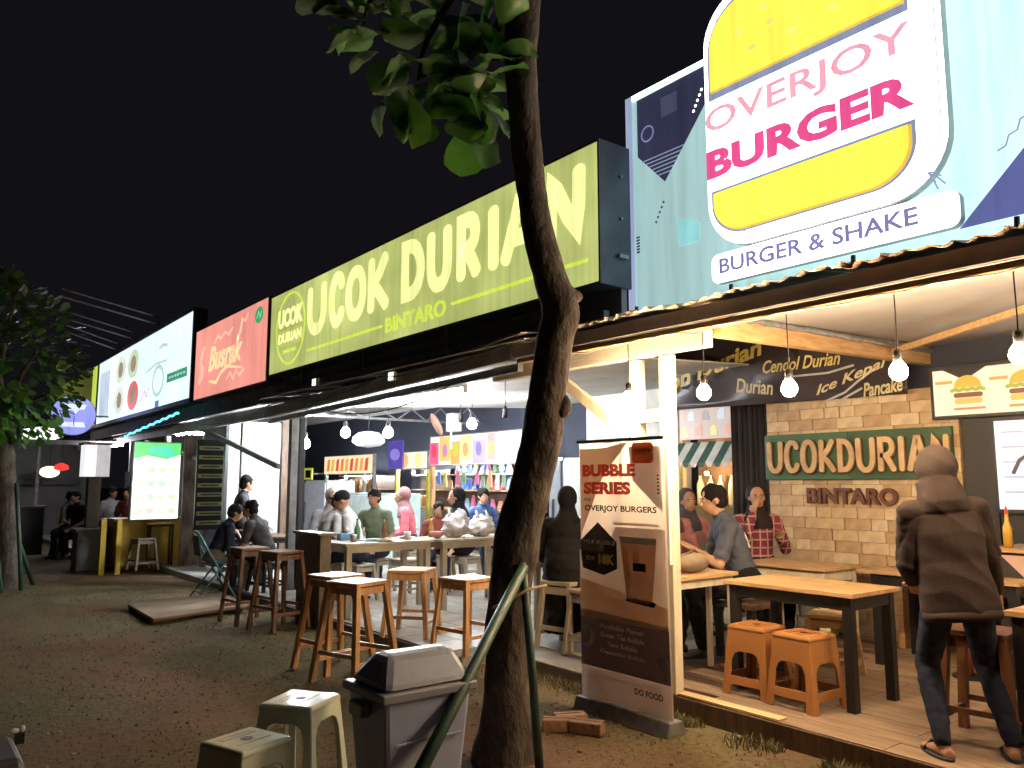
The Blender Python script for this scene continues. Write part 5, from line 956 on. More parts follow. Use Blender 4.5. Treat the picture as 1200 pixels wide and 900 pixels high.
poly('orange_print', rect(4.34, 2.12, 4.75, 2.22), PY(13.0), .001, .002, mat('orange_print', (.6, .35, .2), .5), left); poly('partition_line', rect(4.36, 2.03, 4.78, 2.06), PY(13.0), .001, .002, mat('brown_print', (.35, .25, .2), .5), left); poly('partition_emblem', disc(4.85, 1.86, .05, .05, 12), PY(13.0), .001, .002, mat('grey_print2', (.5, .48, .46), .5), left)
# dark far stall
fs_ = thing('far_stall', (3.2, 21, 0), 'dark unlit stall front with a low black counter at the far left', 'stall'); MB().box(.6, 2.6, 19.5, 20.0, 0, .98).build('counter', m_black, fs_); MB().box(.55, 2.65, 19.45, 20.05, .981, 1.02).build('counter_top', m_darkwood, fs_)
for x in (1.2, 1.9, 2.5): MB().box(x, x + .07, 20.4, 20.47, 0, 2.5).build('post', m_steel, fs_)
MB().box(.2, 4.4, 25.5, 25.6, 0, 2.6).build('back_wall', mat('far_wall', (.2, .2, .2), .8, sc=2), fs_); MB().box(.2, 4.2, 20.2, 20.3, 2.35, 2.45).build('lintel', m_steel, fs_); MB().box(.3, 4.2, 25.3, 25.49, 1.45, 1.6).build('shelf_rail', m_black, fs_)
vp = at_y(168, 570, 17.5); t = thing('violet_lamp', vp, 'small blue violet screen glowing behind the far guests', 'screen'); MB().box(vp.x - .35, vp.x + .3, 17.5, 17.56, vp.z - .35, vp.z + .3).build('frame', m_black, t); poly('picture', [(vp.x - .3, vp.z - .1), (vp.x - .1, vp.z + .2), (vp.x + .2, vp.z + .12), (vp.x + .25, vp.z - .2), (vp.x, vp.z - .3)], PY(17.5), .001, .003, emi('violet_screen', (.2, .14, .55), .5, .5, 6), t); MB().box(vp.x - .03, vp.x + .03, 17.5, 17.55, .1, vp.z - .351).build('stand', m_black, t)
# ---- loose cables along the eaves and small things on the counters
cb = thing('eave_cable', (4.0, 8, 2.5), 'sagging black cables strung along the dark eaves', 'cable')
for k, (y0, y1, z0, z1, x) in enumerate(((5.2, 7.6, 2.68, 2.62, 4.03), (7.6, 10.3, 2.62, 2.55, 4.03), (10.3, 14.0, 2.6, 2.5, 4.02), (6.3, 9.2, 2.42, 2.40, 4.12))):
    MB().tube([(x, y0 + (y1 - y0) * i / 12, z0 + (z1 - z0) * i / 12 - .12 * (i / 12) * (1 - i / 12) * 4 * (.6 + .2 * k)) for i in range(13)], .007, 6).build('cable', m_cord, cb, smooth=True)
for k, (px, py) in enumerate(((458, 441), (368, 448))):
    q = at_x(px, py, 4.03); t = thing('flood_lamp', q, ('small square white flood lamp under the yellow letter sign, nearer one', 'small square flood lamp under the yellow letter sign, farther one')[k], 'lamp', 'flood lamps under the letter sign'); MB().box(q.x, q.x + .05, q.y - .06, q.y + .06, q.z - .05, q.z + .05).build('housing', m_white, t, bev=.006); MB().box(q.x - .004, q.x - .001, q.y - .05, q.y + .05, q.z - .04, q.z + .04).build('glass', emi('flood_glass', (.9, 1, .85), 1.4), t); MB().box(q.x + .051, 4.5, q.y - .01, q.y + .01, q.z - .01, q.z + .01).build('arm', m_steel, t)
for i, (x, y, nm, c) in enumerate(((4.15, 8.2, 'green', (.1, .3, .12)), (4.5, 8.22, 'brown', (.2, .09, .04)), (5.05, 8.1, 'amber', (.45, .25, .05)), (5.85, 8.1, 'clear', (.5, .52, .55)), (5.3, 10.95, 'red', (.5, .06, .04)), (5.9, 10.9, 'orange', (.6, .26, .05)))):
    small('bottle', nm + (' slim bottle standing on the hall counter' if y < 9 else ' sauce bottle on the far hall table'), 'bottle', V(x, y, .871 if y < 9 else .821), [(.03, 0), (.033, .12), (.013, .17), (.012, .22)], mat('glass_' + nm, c, .15), m_black)
for i, (x, y, z, lb) in enumerate(((4.3, 7.82, .871, 'white plate left of the cup on the beige counter'), (4.72, 8.1, .871, 'white plate behind the cup on the beige counter'), (5.75, 8.05, .871, 'white plate right of the slumped bag'), (5.55, 10.8, .821, 'white plate on the far hall table'))):
    t = thing('plate', (x, y, z), lb, 'plate', 'plates on the hall tables'); MB().lathe((x, y, z), [(.05, 0), (.07, .006), (.105, .018), (.1, .02), (.06, .01), (.002, .009)], 22).build('dish', m_white, t, smooth=True); MB().ell((x, y, z + .018), (.05, .045, .022), 12, 8).build('food', mat('rice_food', (.5, .34, .16), .8, sc=40, bump=.5), t, smooth=True)
for i, (x, y, z, c, lb) in enumerate(((4.05, 8.25, .871, (.15, .35, .6), 'blue tissue box at the left end of the beige counter'), (5.4, 8.15, .871, (.6, .55, .5), 'pale tissue box behind the carrier bags'))):
    t = thing('tissue_box', (x, y, z), lb, 'tissue box'); MB().box(x - .1, x + .1, y - .05, y + .05, z + .001, z + .075).build('carton', mat('carton_%d' % i, c, .6), t, bev=.004); MB().lathe((x, y, z + .076), [(.01, 0), (.04, .03), (.015, .06)], 8).build('tissue', m_white, t, smooth=True)
# ================================================================ trees
def at_d(px, py, d): return V(0, 0, EYE) + ray(px, py) * (d / FPX)
def catmull(P, k=6):
    out = []
    for i in range(len(P) - 1):
        a, b, c, d = P[max(i - 1, 0)], P[i], P[i + 1], P[min(i + 2, len(P) - 1)]
        for j in range(k):
            t = j / k; out.append(.5 * ((2 * b) + (c - a) * t + (2 * a - 5 * b + 4 * c - d) * t * t + (3 * b - a - 3 * c + d) * t ** 3))
    return out + [P[-1]]
def bark_mat(name, a, b):
    return mat(name, a, .92, rgb2=b, sc=9, stretch=(1, 1, .6), bump=1.0, bsc=26, spec=.15)
m_bark = bark_mat('bark', (.1, .08, .066), (.045, .035, .03)); m_bark2 = bark_mat('grey_bark', (.12, .1, .075), (.06, .05, .04))
def trunk(name, pts, rs, m, parent, n=28, seed=0, amp=.12):
    path = catmull([Vector((*p, r)) if False else Vector(p) for p in pts], 8); k = len(path)
    rr = []
    for i in range(k):
        f = i / (k - 1) * (len(rs) - 1); a = int(min(f, len(rs) - 2)); rr.append(rs[a] + (rs[a + 1] - rs[a]) * (f - a))
    mb = MB(); x = V(1, 0, 0)
    for i, p in enumerate(path):
        t = (path[min(i + 1, k - 1)] - path[max(i - 1, 0)]).normalized(); x = (x - t * x.dot(t)).normalized(); y = t.cross(x)
        for j in range(n):
            a = 2 * math.pi * j / n; dv = x * math.cos(a) + y * math.sin(a)
            q = 1 + amp * noise.noise((p + dv * .12) * 5 + V(seed, 0, 0)) + amp * .6 * noise.noise((p + dv * .12) * V(16, 16, 9).length / 1.5 + V(0, seed, 0)) * .6
            mb.v.append(p + dv * rr[i] * q)
    for i in range(k - 1):
        for j in range(n): mb.f.append((i * n + j, i * n + (j + 1) % n, (i + 1) * n + (j + 1) % n, (i + 1) * n + j))
    mb.f.append(tuple(range(n - 1, -1, -1))); mb.f.append(tuple(range((k - 1) * n, k * n))); mb.m = [0] * len(mb.f)
    return mb.build(name, m, parent, smooth=True)
def leaf_mesh(name, m, curl, fold, seed):
    rr = random.Random(seed); mb = MB(); prof = [(0, .03), (.12, .1), (.3, .26), (.5, .40), (.68, .47), (.82, .43), (.93, .27), (1, .02)]
    for i, (t, w) in enumerate(prof):
        z = -curl * t * t + .02 * rr.uniform(-1, 1)
        for s in (-1, -.5, 0, .5, 1): mb.v.append((w * s * (1 + .06 * rr.uniform(-1, 1)), t, z + fold * abs(s) * w + .025 * math.sin(i * 2 + s * 3)))
    for i in range(len(prof) - 1):
        for j in range(4): mb.f.append((i * 5 + j, i * 5 + j + 1, (i + 1) * 5 + j + 1, (i + 1) * 5 + j))
    mb.m = [0] * len(mb.f); o = mb.build(name, m, smooth=True); me = o.data; bpy.data.objects.remove(o); return me
def leafm(name, a, b):
    m = mat(name, a, .38, rgb2=b, sc=3, spec=.5); p = m.node_tree.nodes['Principled BSDF']; p.inputs['Transmission Weight'].default_value = 0
    n = m.node_tree.nodes; l = m.node_tree.links; tr = n.new('ShaderNodeBsdfTranslucent'); tr.inputs[0].default_value = (a[0] * 1.3, a[1] * 1.5, a[2] * .8, 1); mx = n.new('ShaderNodeMixShader'); mx.inputs[0].default_value = .3
    l.new(p.outputs[0], mx.inputs[1]); l.new(tr.outputs[0], mx.inputs[2]); l.new(mx.outputs[0], n['Material Output'].inputs[0]); return m
lm = [leafm('leaf_green', (.075, .18, .045), (.05, .125, .032)), leafm('leaf_dark', (.06, .13, .038), (.036, .085, .025)), leafm('leaf_fresh', (.09, .22, .045), (.06, .15, .032))]
LM = [leaf_mesh('leaf', lm[i % 3], c, f, i) for i, (c, f) in enumerate(((.15, .12), (.3, .2), (.05, .3), (.4, .1), (.2, .25), (-.05, .15)))]
def put_leaf(parent, p, d, size, rr):
    d = d.normalized(); z = V(rr.uniform(-.5, .5), rr.uniform(-.5, .5), 1); x = d.cross(z)
    if x.length < .05: x = V(1, 0, 0)
    x.normalize(); z = x.cross(d); M_ = Matrix((x, d, z)).transposed(); e = M_.to_euler()
    return piece(rr.choice(LM), 'leaf', parent, p, e, (size, size, size))
D = 4.32
TP = [(592, 908), (591, 850), (593, 780), (597, 700), (607, 630), (622, 570), (637, 500), (645, 440), (650, 395), (655, 362), (643, 322), (630, 270), (622, 215), (615, 150), (611, 80), (613, 0), (616, -120), (612, -260), (600, -420)]
TW = [88, 58, 49, 51, 52, 50, 47, 44, 42, 45, 40, 37, 36, 36, 37, 39, 40, 36, 28]
base = at_d(592, 908, D); mt_ = thing('tree', (base.x, base.y, 0), 'large tree with a crooked dark trunk propped by green stakes in the middle', 'tree')
pts = [at_d(a, b, D) for a, b in TP]; pts[0].z = -.05
trunk('trunk', pts, [w * D / FPX / 2 for w in TW], m_bark, mt_, 32, 1, .13)
def knob(px, py, r, d):
    p = at_d(px, py, d); mb = MB().ell(p, r, 16, 10); mb.v = [tuple(Vector(v) + (Vector(v) - p) * .5 * noise.noise(Vector(v) * 14)) for v in mb.v]; mb.build('burl', m_bark, mt_, smooth=True)
knob(665, 347, (.07, .07, .065), D); knob(655, 476, (.055, .055, .08), D - .02); knob(648, 500, (.06, .06, .1), D); knob(590, 745, (.05, .05, .1), D - .02)
rl = random.Random(21); tips = []
brs = [((613, -20), [(575, -40), (530, 0), (500, 50), (490, 95)]), ((613, -60), [(560, -80), (490, -60), (440, -10), (425, 30)]), ((614, -10), [(595, 10), (575, 50), (560, 95), (555, 130)]), ((612, -120), [(520, -150), (430, -110), (380, -60)]), ((612, -150), [(680, -210), (760, -190), (820, -150)]), ((600, -300), [(560, -380), (480, -420)]), ((605, -260), [(660, -360), (720, -430)])]
for bi, (s, pp) in enumerate(brs):
    dd = D + rl.uniform(-.25, .15); P_ = [at_d(*s, D)] + [at_d(a, b, D + (dd - D) * (i + 1) / len(pp)) for i, (a, b) in enumerate(pp)]
    pth = catmull(P_, 5); MB().tube(pth, [.035 - .028 * i / len(pth) for i in range(len(pth))], 8, .2).build('branch', m_bark, mt_, smooth=True)
    tips += [(pth[int(len(pth) * f) - 1], f) for f in ((.5, .7, .85, 1) if bi < 4 else (.7, 1))]
cnt = 0
for p, f in tips:
    for k in range(6 if f > .6 else 3):
        a = rl.uniform(0, 6.28); el = rl.uniform(-1.1, .7); d_ = V(math.cos(a) * math.cos(el), math.sin(a) * math.cos(el), math.sin(el))
        put_leaf(mt_, p + V(rl.uniform(-.07, .07), rl.uniform(-.07, .07), rl.uniform(-.07, .07)) + d_ * .02, d_, rl.uniform(.2, .3), rl); cnt += 1
for (a, b, s) in (((420, 42), (-.9, .1, -.3), .2), ((400, 15), (-1, 0, .2), .24), ((445, 60), (-.7, .5, -.5), .2), ((455, 118), (-.4, .3, -.9), .2), ((482, 126), (-.2, .5, -1), .19), ((500, 128), (.1, .4, -1), .17), ((520, 100), (.2, 0, -1), .2), ((566, 130), (-.1, 0, -1), .18), ((572, 128), (.3, 0, -1), .17), ((575, 70), (.6, -.4, .3), .24), ((570, 85), (.9, -.6, .1), .23), ((560, 50), (.3, -.2, .9), .25), ((470, 80), (-.5, .2, -.6), .22), ((510, 60), (.1, -.4, -.6), .24), ((535, 70), (.1, .2, -.9), .22)):
    put_leaf(mt_, at_d(*a, D - .1), V(*b), s, rl)
m_gst = mat('green_painted_pole', (.028, .075, .05), .5, rgb2=(.02, .05, .032), sc=9, bump=.2)
def stake(a, b, da, db, r, par, nm='stake'):
    P0, P1 = at_d(*a, da), at_d(*b, db); MB().tube([P0, P0.lerp(P1, .5) + V(.006, 0, .004), P1], [r, r * .97, r * .9], 10).build(nm, m_gst, par, smooth=True)
stake((438, 1010), (614, 664), 3.0, D - .17, .03, mt_); stake((634, 925), (612, 660), D - .25, D - .13, .024, mt_); stake((628, 905), (600, 745), D + .2, D + .1, .02, mt_)
P_ = [at_d(px, py, d_) for px, py, d_ in ((578, 712, D - .12), (592, 706, D - .2), (608, 697, D - .2), (622, 690, D - .17), (640, 686, D - .05))]
MB().tube(catmull(P_, 4), .008, 6).build('rope', mat('straw_rope', (.3, .24, .14), .9), mt_, smooth=True)
# ---- left tree
lt = thing('tree', (1.35, 13.4, 0), 'round leafy tree with a grey trunk at the left edge', 'tree')
LTs = [at_d(a, b, 11.5) for a, b in ((8, 694), (8, 640), (6, 560), (2, 500), (-5, 450), (-12, 400))]; LTs[0].z = -.05
trunk('trunk', LTs, [.19, .155, .14, .13, .1, .06], m_bark2, lt, 20, 4)
for k, (a, b) in enumerate((((0, 490), (50, 400)), ((0, 480), (-60, 380)), ((-5, 450), (20, 340)), ((2, 500), (60, 460)))):
    p, q = at_d(*a, 11.5), at_d(*b, 11.5 + .5 * (k % 2) - .3); MB().tube([p, p.lerp(q, .5) + V(0, 0, .08), q], [.05, .035, .015], 8).build('branch', m_bark2, lt, smooth=True)
rl = random.Random(8); cen = at_d(-15, 420, 11.5); mbS = MB(); n300 = 0
for k in range(1900):
    while True:
        q = V(rl.uniform(-1, 1), rl.uniform(-1, 1), rl.uniform(-1, 1))
        if .25 < q.length < 1: break
    c_ = cen + V(q.x * 1.22, q.y * 1.22, q.z * 1.28 - .05) * (1 + .22 * noise.noise(q * 2.3 + V(3, 0, 0)))
    if noise.noise(c_ * 1.9) < -.22: continue
    d_ = (q.normalized() + V(rl.uniform(-.6, .6), rl.uniform(-.6, .6), rl.uniform(-.9, .3))); sz = rl.uniform(.12, .2)
    toward = q.dot(-_F) + q.dot(_R) * .6
    if toward > .35 and n300 < 290: put_leaf(lt, c_, d_, sz, rl); n300 += 1
    else:
        d_.normalize(); x = d_.cross(V(rl.uniform(-.5, .5), rl.uniform(-.5, .5), 1)).normalized(); mbS.cur = rl.randint(0, 1)
        mbS.add([c_, c_ + d_ * sz * .5 + x * sz * .36, c_ + d_ * sz * .8 + x * sz * .34, c_ + d_ * sz, c_ + d_ * sz * .8 - x * sz * .34, c_ + d_ * sz * .5 - x * sz * .36], [(0, 1, 2, 3), (0, 3, 4, 5)])
o = mbS.build('inner_foliage', [lm[0], lm[1]], lt); o['kind'] = 'stuff'
stake((25, 702), (19, 566), 11.2, 11.3, .03, lt); stake((40, 690), (14, 612), 11.9, 11.45, .03, lt); stake((2, 700), (-10, 600), 11.0, 11.3, .03, lt)
# ================================================================ people
def remesh(mb, vox, smooth_it=5, fac=.5):
    o = mb.build('tmp', m_black); r = o.modifiers.new('r', 'REMESH'); r.mode = 'VOXEL'; r.voxel_size = vox; r.use_smooth_shade = True
    s = o.modifiers.new('s', 'SMOOTH'); s.factor = fac; s.iterations = smooth_it
    dg = bpy.context.evaluated_depsgraph_get(); me = bpy.data.meshes.new_from_object(o.evaluated_get(dg)); bpy.data.objects.remove(o); me.materials.clear(); return me
def ik(a, b, l1, l2, hint):
    d = b - a; L = min(d.length, (l1 + l2) * .995); dn = d.normalized(); c = (l1 * l1 + L * L - l2 * l2) / (2 * L); h = math.sqrt(max(0, l1 * l1 - c * c))
    hv = hint - dn * hint.dot(dn); hv.normalize(); return a + dn * c + hv * h, a + dn * L
def capdist(P, a, b, ra, rb):
    a = np.array(a); b = np.array(b); d = b - a; t = np.clip(((P - a) @ d) / max(1e-9, d @ d), 0, 1); return np.linalg.norm(P - (a + t[:, None] * d), axis=1) - (ra + (rb - ra) * t)
skinA = mat('skin_tan', (.42, .22, .13), .5, rgb2=(.36, .18, .1), sc=10); skinB = mat('skin_light', (.52, .31, .2), .5, rgb2=(.45, .25, .16), sc=10)
hairM = mat('black_hair', (.012, .01, .01), .8, spec=.15, bump=.5, bsc=120, stretch=(1, 1, .2)); shoeM = mat('dark_shoe', (.02, .02, .022), .5)
def cloth(name, c, c2=None): return mat('cloth_' + name, c, .85, rgb2=c2 or tuple(v * .9 for v in c), sc=14, bump=.18, bsc=140, spec=.2)
def person(label, loc, face, shirt, trousers, sit=None, lean=0, side=0, hands=None, feet=None, head=(0, 0), hair='short', hairm=None, sleeve=.75, s=1.0, vox=.016, skin=None, wide=1.0, wr_=1.0, shoes=None, robe=False, jacket=None, group=None, cat_='person'):
    skin = skin or skinA; t = thing('person', (0, 0, 0), label, cat_, group)
    hz = .92 if sit is None else sit + .10
    ln = R(lean); sd = R(side)
    up = V(math.sin(sd), math.sin(ln) * math.cos(sd), math.cos(ln) * math.cos(sd)).normalized(); rt_ = V(1, 0, 0); rt_ = (rt_ - up * rt_.dot(up)).normalized(); fw = up.cross(rt_) * 1.0
    pel = V(0, 0, hz); S = lambda h: pel + up * h
    sh = S(.46); neck = S(.52); hy, hp = R(head[0]), R(head[1])
    hr = Matrix.Rotation(-hy, 3, 'Z') @ Matrix.Rotation(-hp, 3, 'X'); hc = neck + (up * .6 + V(0, 0, .4)).normalized() * .10 + hr @ V(0, .03, .04)
    prims = []; mb = MB()      # prims: (label, a, b, ra, rb)
    def cap(lb, a, b, ra, rb, n=12): mb.tube([a, a.lerp(b, .5), b], [ra, (ra + rb) / 2, rb], n); mb.ell(a, ra, n, 8); mb.ell(b, rb, n, 8); prims.append((lb, a, b, ra, rb))
    w = wide
    rings = [(-.08, .155, .115), (0, .165 * w, .12), (.12, .145 * w, .105), (.25, .155 * w, .11), (.36, .17 * w, .112), (.43, .165 * w, .095), (.48, .11, .075), (.53, .055, .055)]
    mb.loft([(S(h) - fw * (.01 if h > .3 else 0), rt_ * a, fw * b) for h, a, b in rings], 20)
    for h0, h1, r_ in ((-.06, .05, .13), (.05, .3, .125), (.3, .46, .12)): prims.append(('trousers' if h0 < 0 else 'shirt', S(h0), S(h1), r_, r_)); 
    for sx in (-1, 1): prims.append(('shirt', S(.2) + rt_ * sx * .08, S(.44) + rt_ * sx * .1, .08, .08)); prims.append(('trousers', S(-.08) + rt_ * sx * .06, S(0.02) + rt_ * sx * .07, .1, .1))
    cap('skin', S(.49), hc - hr @ V(0, .02, .06), .052, .048)
    # head
    mb.ell(hc + hr @ V(0, -.01, .02), (.074, .093, .092), 20, 14, hr); mb.ell(hc + hr @ V(0, .03, -.05), (.055, .06, .065), 16, 10, hr); mb.ell(hc + hr @ V(0, .045, -.085), (.03, .03, .025), 10, 8, hr)
    prims.append(('skin', hc + hr @ V(0, 0, -.06), hc + hr @ V(0, 0, .06), .08, .08))
    mb.ell(hc + hr @ V(0, .1, -.022), (.014, .016, .02), 10, 8, hr); mb.ell(hc + hr @ V(0, .09, 0), (.011, .014, .026), 8, 6, hr)
    for sx in (-1, 1): mb.ell(hc + hr @ V(sx * .077, -.01, -.01), (.012, .022, .032), 8, 6, hr)
    # arms
    hands = hands or [V(-.22, .3, hz + .05), V(.22, .3, hz + .05)]
    for sx, hd in zip((-1, 1), hands):
        so = sh + rt_ * sx * .185 * w - up * .03; el, wr = ik(so, Vector(hd), .285, .25, V(sx * .5, -.6, -.7))
        mid = so.lerp(el, sleeve) if sleeve <= 1 else el
        cap('shirt', so - rt_ * sx * .04, so, .068, .062); 
        cap('shirt', so, mid, .058, .05); 
        if sleeve < 1: cap('skin', mid, el, .043, .04)
        if sleeve < 1.5: cap('skin', el, wr, .04, .028)
        else: cap('shirt', el, wr, .046, .036)
        dr = (wr - el).normalized(); sd_ = dr.cross(V(0, 0, 1)); sd_ = sd_.normalized() if sd_.length > .1 else V(1, 0, 0); nn = sd_.cross(dr)
        pm_ = wr + dr * .05; mb.loft([(wr - dr * .01, sd_ * .028, nn * .02), (wr + dr * .04, sd_ * .04, nn * .017), (wr + dr * .09, sd_ * .04, nn * .014)], 12); prims.append(('skin', wr, wr + dr * .17, .035, .03))
        for k, (o_, L_) in enumerate(((-.03, .07), (-.01, .08), (.01, .077), (.03, .06))):
            b0 = wr + dr * .085 + sd_ * o_; b1 = b0 + dr * L_ * .55 - nn * .006 * sx + V(0, 0, -.006); b2 = b1 + (dr * .75 + V(0, 0, -.55)).normalized() * L_ * .5; mb.tube([b0, b1, b2], [.0095, .009, .0075], 8)
        b0 = wr + dr * .03 - sd_ * .035; mb.tube([b0, b0 + dr * .03 - sd_ * .025, b0 + dr * .065 - sd_ * .022], [.012, .011, .009], 8)
    # legs
    if feet is None: feet = [V(-.12, .44, 0), V(.12, .44, 0)] if sit is not None else [V(-.1, .02, 0), V(.1, .0, 0)]
    for sx, ft in zip((-1, 1), feet):
        hip = pel + V(sx * .085, 0, -.03); an = Vector(ft) + V(0, 0, .085); kn, an = ik(hip, an, .44, .43, V(sx * .15, 1, .25 if sit is not None else 0)); kn2 = hip.lerp(kn, .5)
        cap('trousers', hip, kn, .088, .06); cap('trousers', kn, kn.lerp(an, .35), .058, .058); cap('trousers', kn.lerp(an, .35), an + V(0, 0, .02), .058, .042)
        fd = Vector(ft) - Vector((0, 0, 0)); toe = V(sx * .25, 1, 0).normalized()
        mb.loft([(an - toe * .06 + V(0, 0, -.055), V(.03, 0, 0), V(0, 0, .028)), (an + toe * .0 + V(0, 0, -.04), V(.037, 0, 0), V(0, 0, .042)), (an + toe * .1 + V(0, 0, -.058), V(.043, 0, 0), V(0, 0, .026)), (an + toe * .17 + V(0, 0, -.065), V(.03, 0, 0), V(0, 0, .018))], 14); prims.append(('shoe', an - toe * .05 + V(0, 0, -.055), an + toe * .16 + V(0, 0, -.065), .035, .035))
    if robe: mb.loft([(S(.3), V(.18, 0, 0), V(0, .14, 0)), (S(.1), V(.2, 0, 0), V(0, .18, 0)), (V(0, .12, hz - .15), V(.24, 0, 0), V(0, .26, 0)), (V(0, .18, .12), V(.26, 0, 0), V(0, .3, 0))], 20); prims.append(('shirt', V(0, .1, .2), S(.2), .2, .2))
    me = remesh(mb, vox); nF = len(me.polygons); C_ = np.empty(nF * 3); me.polygons.foreach_get('center', C_); C_ = C_.reshape(-1, 3)
    D_ = np.stack([capdist(C_, a, b, ra, rb) for _, a, b, ra, rb in prims]); lab = [p[0] for p in prims]; slot = {'skin': 0, 'shirt': 1, 'trousers': 2, 'shoe': 3}
    idx = np.array([slot[q] for q in lab])[D_.argmin(0)]
    for m_ in (skin, shirt, trousers, shoes or shoeM): me.materials.append(m_)
    me.polygons.foreach_set('material_index', idx.astype(np.int32)); isc = np.zeros(len(me.vertices), bool)
    for p_ in me.polygons:
        if p_.material_index in (1, 2):
            for v_ in p_.vertices: isc[v_] = True
    co = np.empty(len(me.vertices) * 3); me.vertices.foreach_get('co', co); co = co.reshape(-1, 3); no = np.empty(len(me.vertices) * 3); me.vertex_normals.foreach_get('vector', no); no = no.reshape(-1, 3)
    sd0 = random.random() * 50
    for i in np.nonzero(isc)[0]:
        q = Vector(co[i]); co[i] += no[i] * (.008 + wr_ * .011 * noise.noise(V(q.x * 9 + sd0, q.y * 9, q.z * 17)) + .005 * noise.noise(V(q.x * 22, q.y * 22 + sd0, q.z * 30)))
    me.vertices.foreach_set('co', co.ravel()); me.update(); me.name = 'body'
    body = bpy.data.objects.new('body', me); COL.objects.link(body); body.parent = t
    hm = hairM if hairm is None else hairm
    if hair in ('short', 'long'):
        hb = MB().ell(hc + hr @ V(0, -.02, .034), (.086, .098, .093), 20, 14, hr); hb.ell(hc + hr @ V(0, -.045, -.015), (.078, .068, .08), 16, 10, hr)
        if hair == 'long': hb.ell(hc + hr @ V(0, -.06, -.06), (.085, .06, .14), 16, 10, hr)
        hb.v = [tuple(Vector(v) + (Vector(v) - hc) * .16 * noise.noise(Vector(v) * 22 + V(sd0, 0, 0))) for v in hb.v]; hb.build('hair', hm, t, smooth=True)
    elif hair in ('hijab', 'hood'):
        hb = MB(); hb.ell(hc + hr @ V(0, -.048, .025), (.096, .105, .115), 20, 14, hr); hb.ell(hc + hr @ V(0, -.035, -.1), (.085, .08, .085), 16, 10, hr)
        hb.loft([(S(.36) + fw * .0, rt_ * .17, fw * .135), (S(.45), rt_ * .16, fw * .12), (S(.52), rt_ * .1, fw * .095), (hc - hr @ V(0, .01, .08), rt_ * .08, fw * .085)], 20)
        hme = remesh(hb, max(vox, .011), 6); hme.materials.append(hm); ho = bpy.data.objects.new('headscarf' if hair == 'hijab' else 'hood', hme); COL.objects.link(ho); ho.parent = t
    if hair == 'cap':
        MB().ell(hc + hr @ V(0, -.01, .045), (.088, .1, .085), 18, 12, hr).build('cap_crown', hm, t, smooth=True); MB().loft([(hc + hr @ V(0, .07, .05), hr @ V(.075, 0, 0), hr @ V(0, .02, .012)), (hc + hr @ V(0, .14, .04), hr @ V(.06, 0, 0), hr @ V(0, .02, .008))], 14).build('cap_brim', hm, t, smooth=True)
    if vox < .02 and hair != 'hood':
        for sx in (-1, 1):
            MB().ell(hc + hr @ V(sx * .031, .079, .004), (.013, .008, .007), 8, 6, hr).build('eye', mat('eye_white', (.6, .58, .55), .3), t, smooth=True); MB().ell(hc + hr @ V(sx * .031, .0855, .004), (.006, .004, .006), 8, 6, hr).build('iris', m_black, t)
            MB().ell(hc + hr @ V(sx * .032, .084, .024), (.019, .006, .004), 8, 6, hr).build('eyebrow', hairM, t)
        MB().ell(hc + hr @ V(0, .088, -.062), (.022, .007, .006), 8, 6, hr).build('mouth', mat('lips', (.3, .1, .08), .5), t, smooth=True)
    t.location = loc; t.rotation_euler.z = -R(face); t.scale = (s, s, s); t['hc'] = 0; del t['hc']; return t, body, (pel, up, rt_, fw, hc, hr)
jeans = cloth('dark_jeans', (.018, .023, .042), (.016, .02, .037)); blackc = cloth('black', (.012, .011, .012)); brownc = cloth('brown_hoodie', (.03, .0195, .017), (.026, .017, .0148)); greyblue = cloth('grey_blue', (.085, .095, .13)); whitec = cloth('white', (.66, .66, .68)); darkgrey = cloth('dark_grey', (.05, .05, .055)); pinkc = cloth('pink', (.62, .16, .2)); khaki = cloth('khaki', (.15, .12, .08)); greenc = cloth('green', (.16, .2, .13)); redc = cloth('red', (.28, .07, .06)); bluec = cloth('blue', (.06, .12, .4)); navyc = cloth('navy', (.02, .024, .04)); mauve = cloth('mauve_scarf', (.25, .13, .13)); peach = cloth('peach', (.6, .3, .22))
def plaid():
    m = bpy.data.materials.new('plaid_shirt'); m.use_nodes = True; n = m.node_tree.nodes; l = m.node_tree.links; p = n['Principled BSDF']; tc = n.new('ShaderNodeTexCoord'); sep = n.new('ShaderNodeSeparateXYZ'); l.new(tc.outputs['Object'], sep.inputs[0]); outs = []
    for ax in (0, 2):
        a = n.new('ShaderNodeMath'); a.operation = 'MULTIPLY'; a.inputs[1].default_value = 13; l.new(sep.outputs[ax], a.inputs[0]); b = n.new('ShaderNodeMath'); b.operation = 'FRACT'; l.new(a.outputs[0], b.inputs[0]); c = n.new('ShaderNodeMath'); c.operation = 'LESS_THAN'; c.inputs[1].default_value = .18; l.new(b.outputs[0], c.inputs[0]); outs.append(c)
    mx = n.new('ShaderNodeMath'); mx.operation = 'MAXIMUM'; l.new(outs[0].outputs[0], mx.inputs[0]); l.new(outs[1].outputs[0], mx.inputs[1]); k = n.new('ShaderNodeMix'); k.data_type = 'RGBA'; l.new(mx.outputs[0], k.inputs[0]); k.inputs[6].default_value = (.22, .03, .05, 1); k.inputs[7].default_value = (.5, .35, .36, 1); l.new(k.outputs[2], p.inputs['Base Color']); p.inputs['Roughness'].default_value = .85; return m
plaidc = plaid()
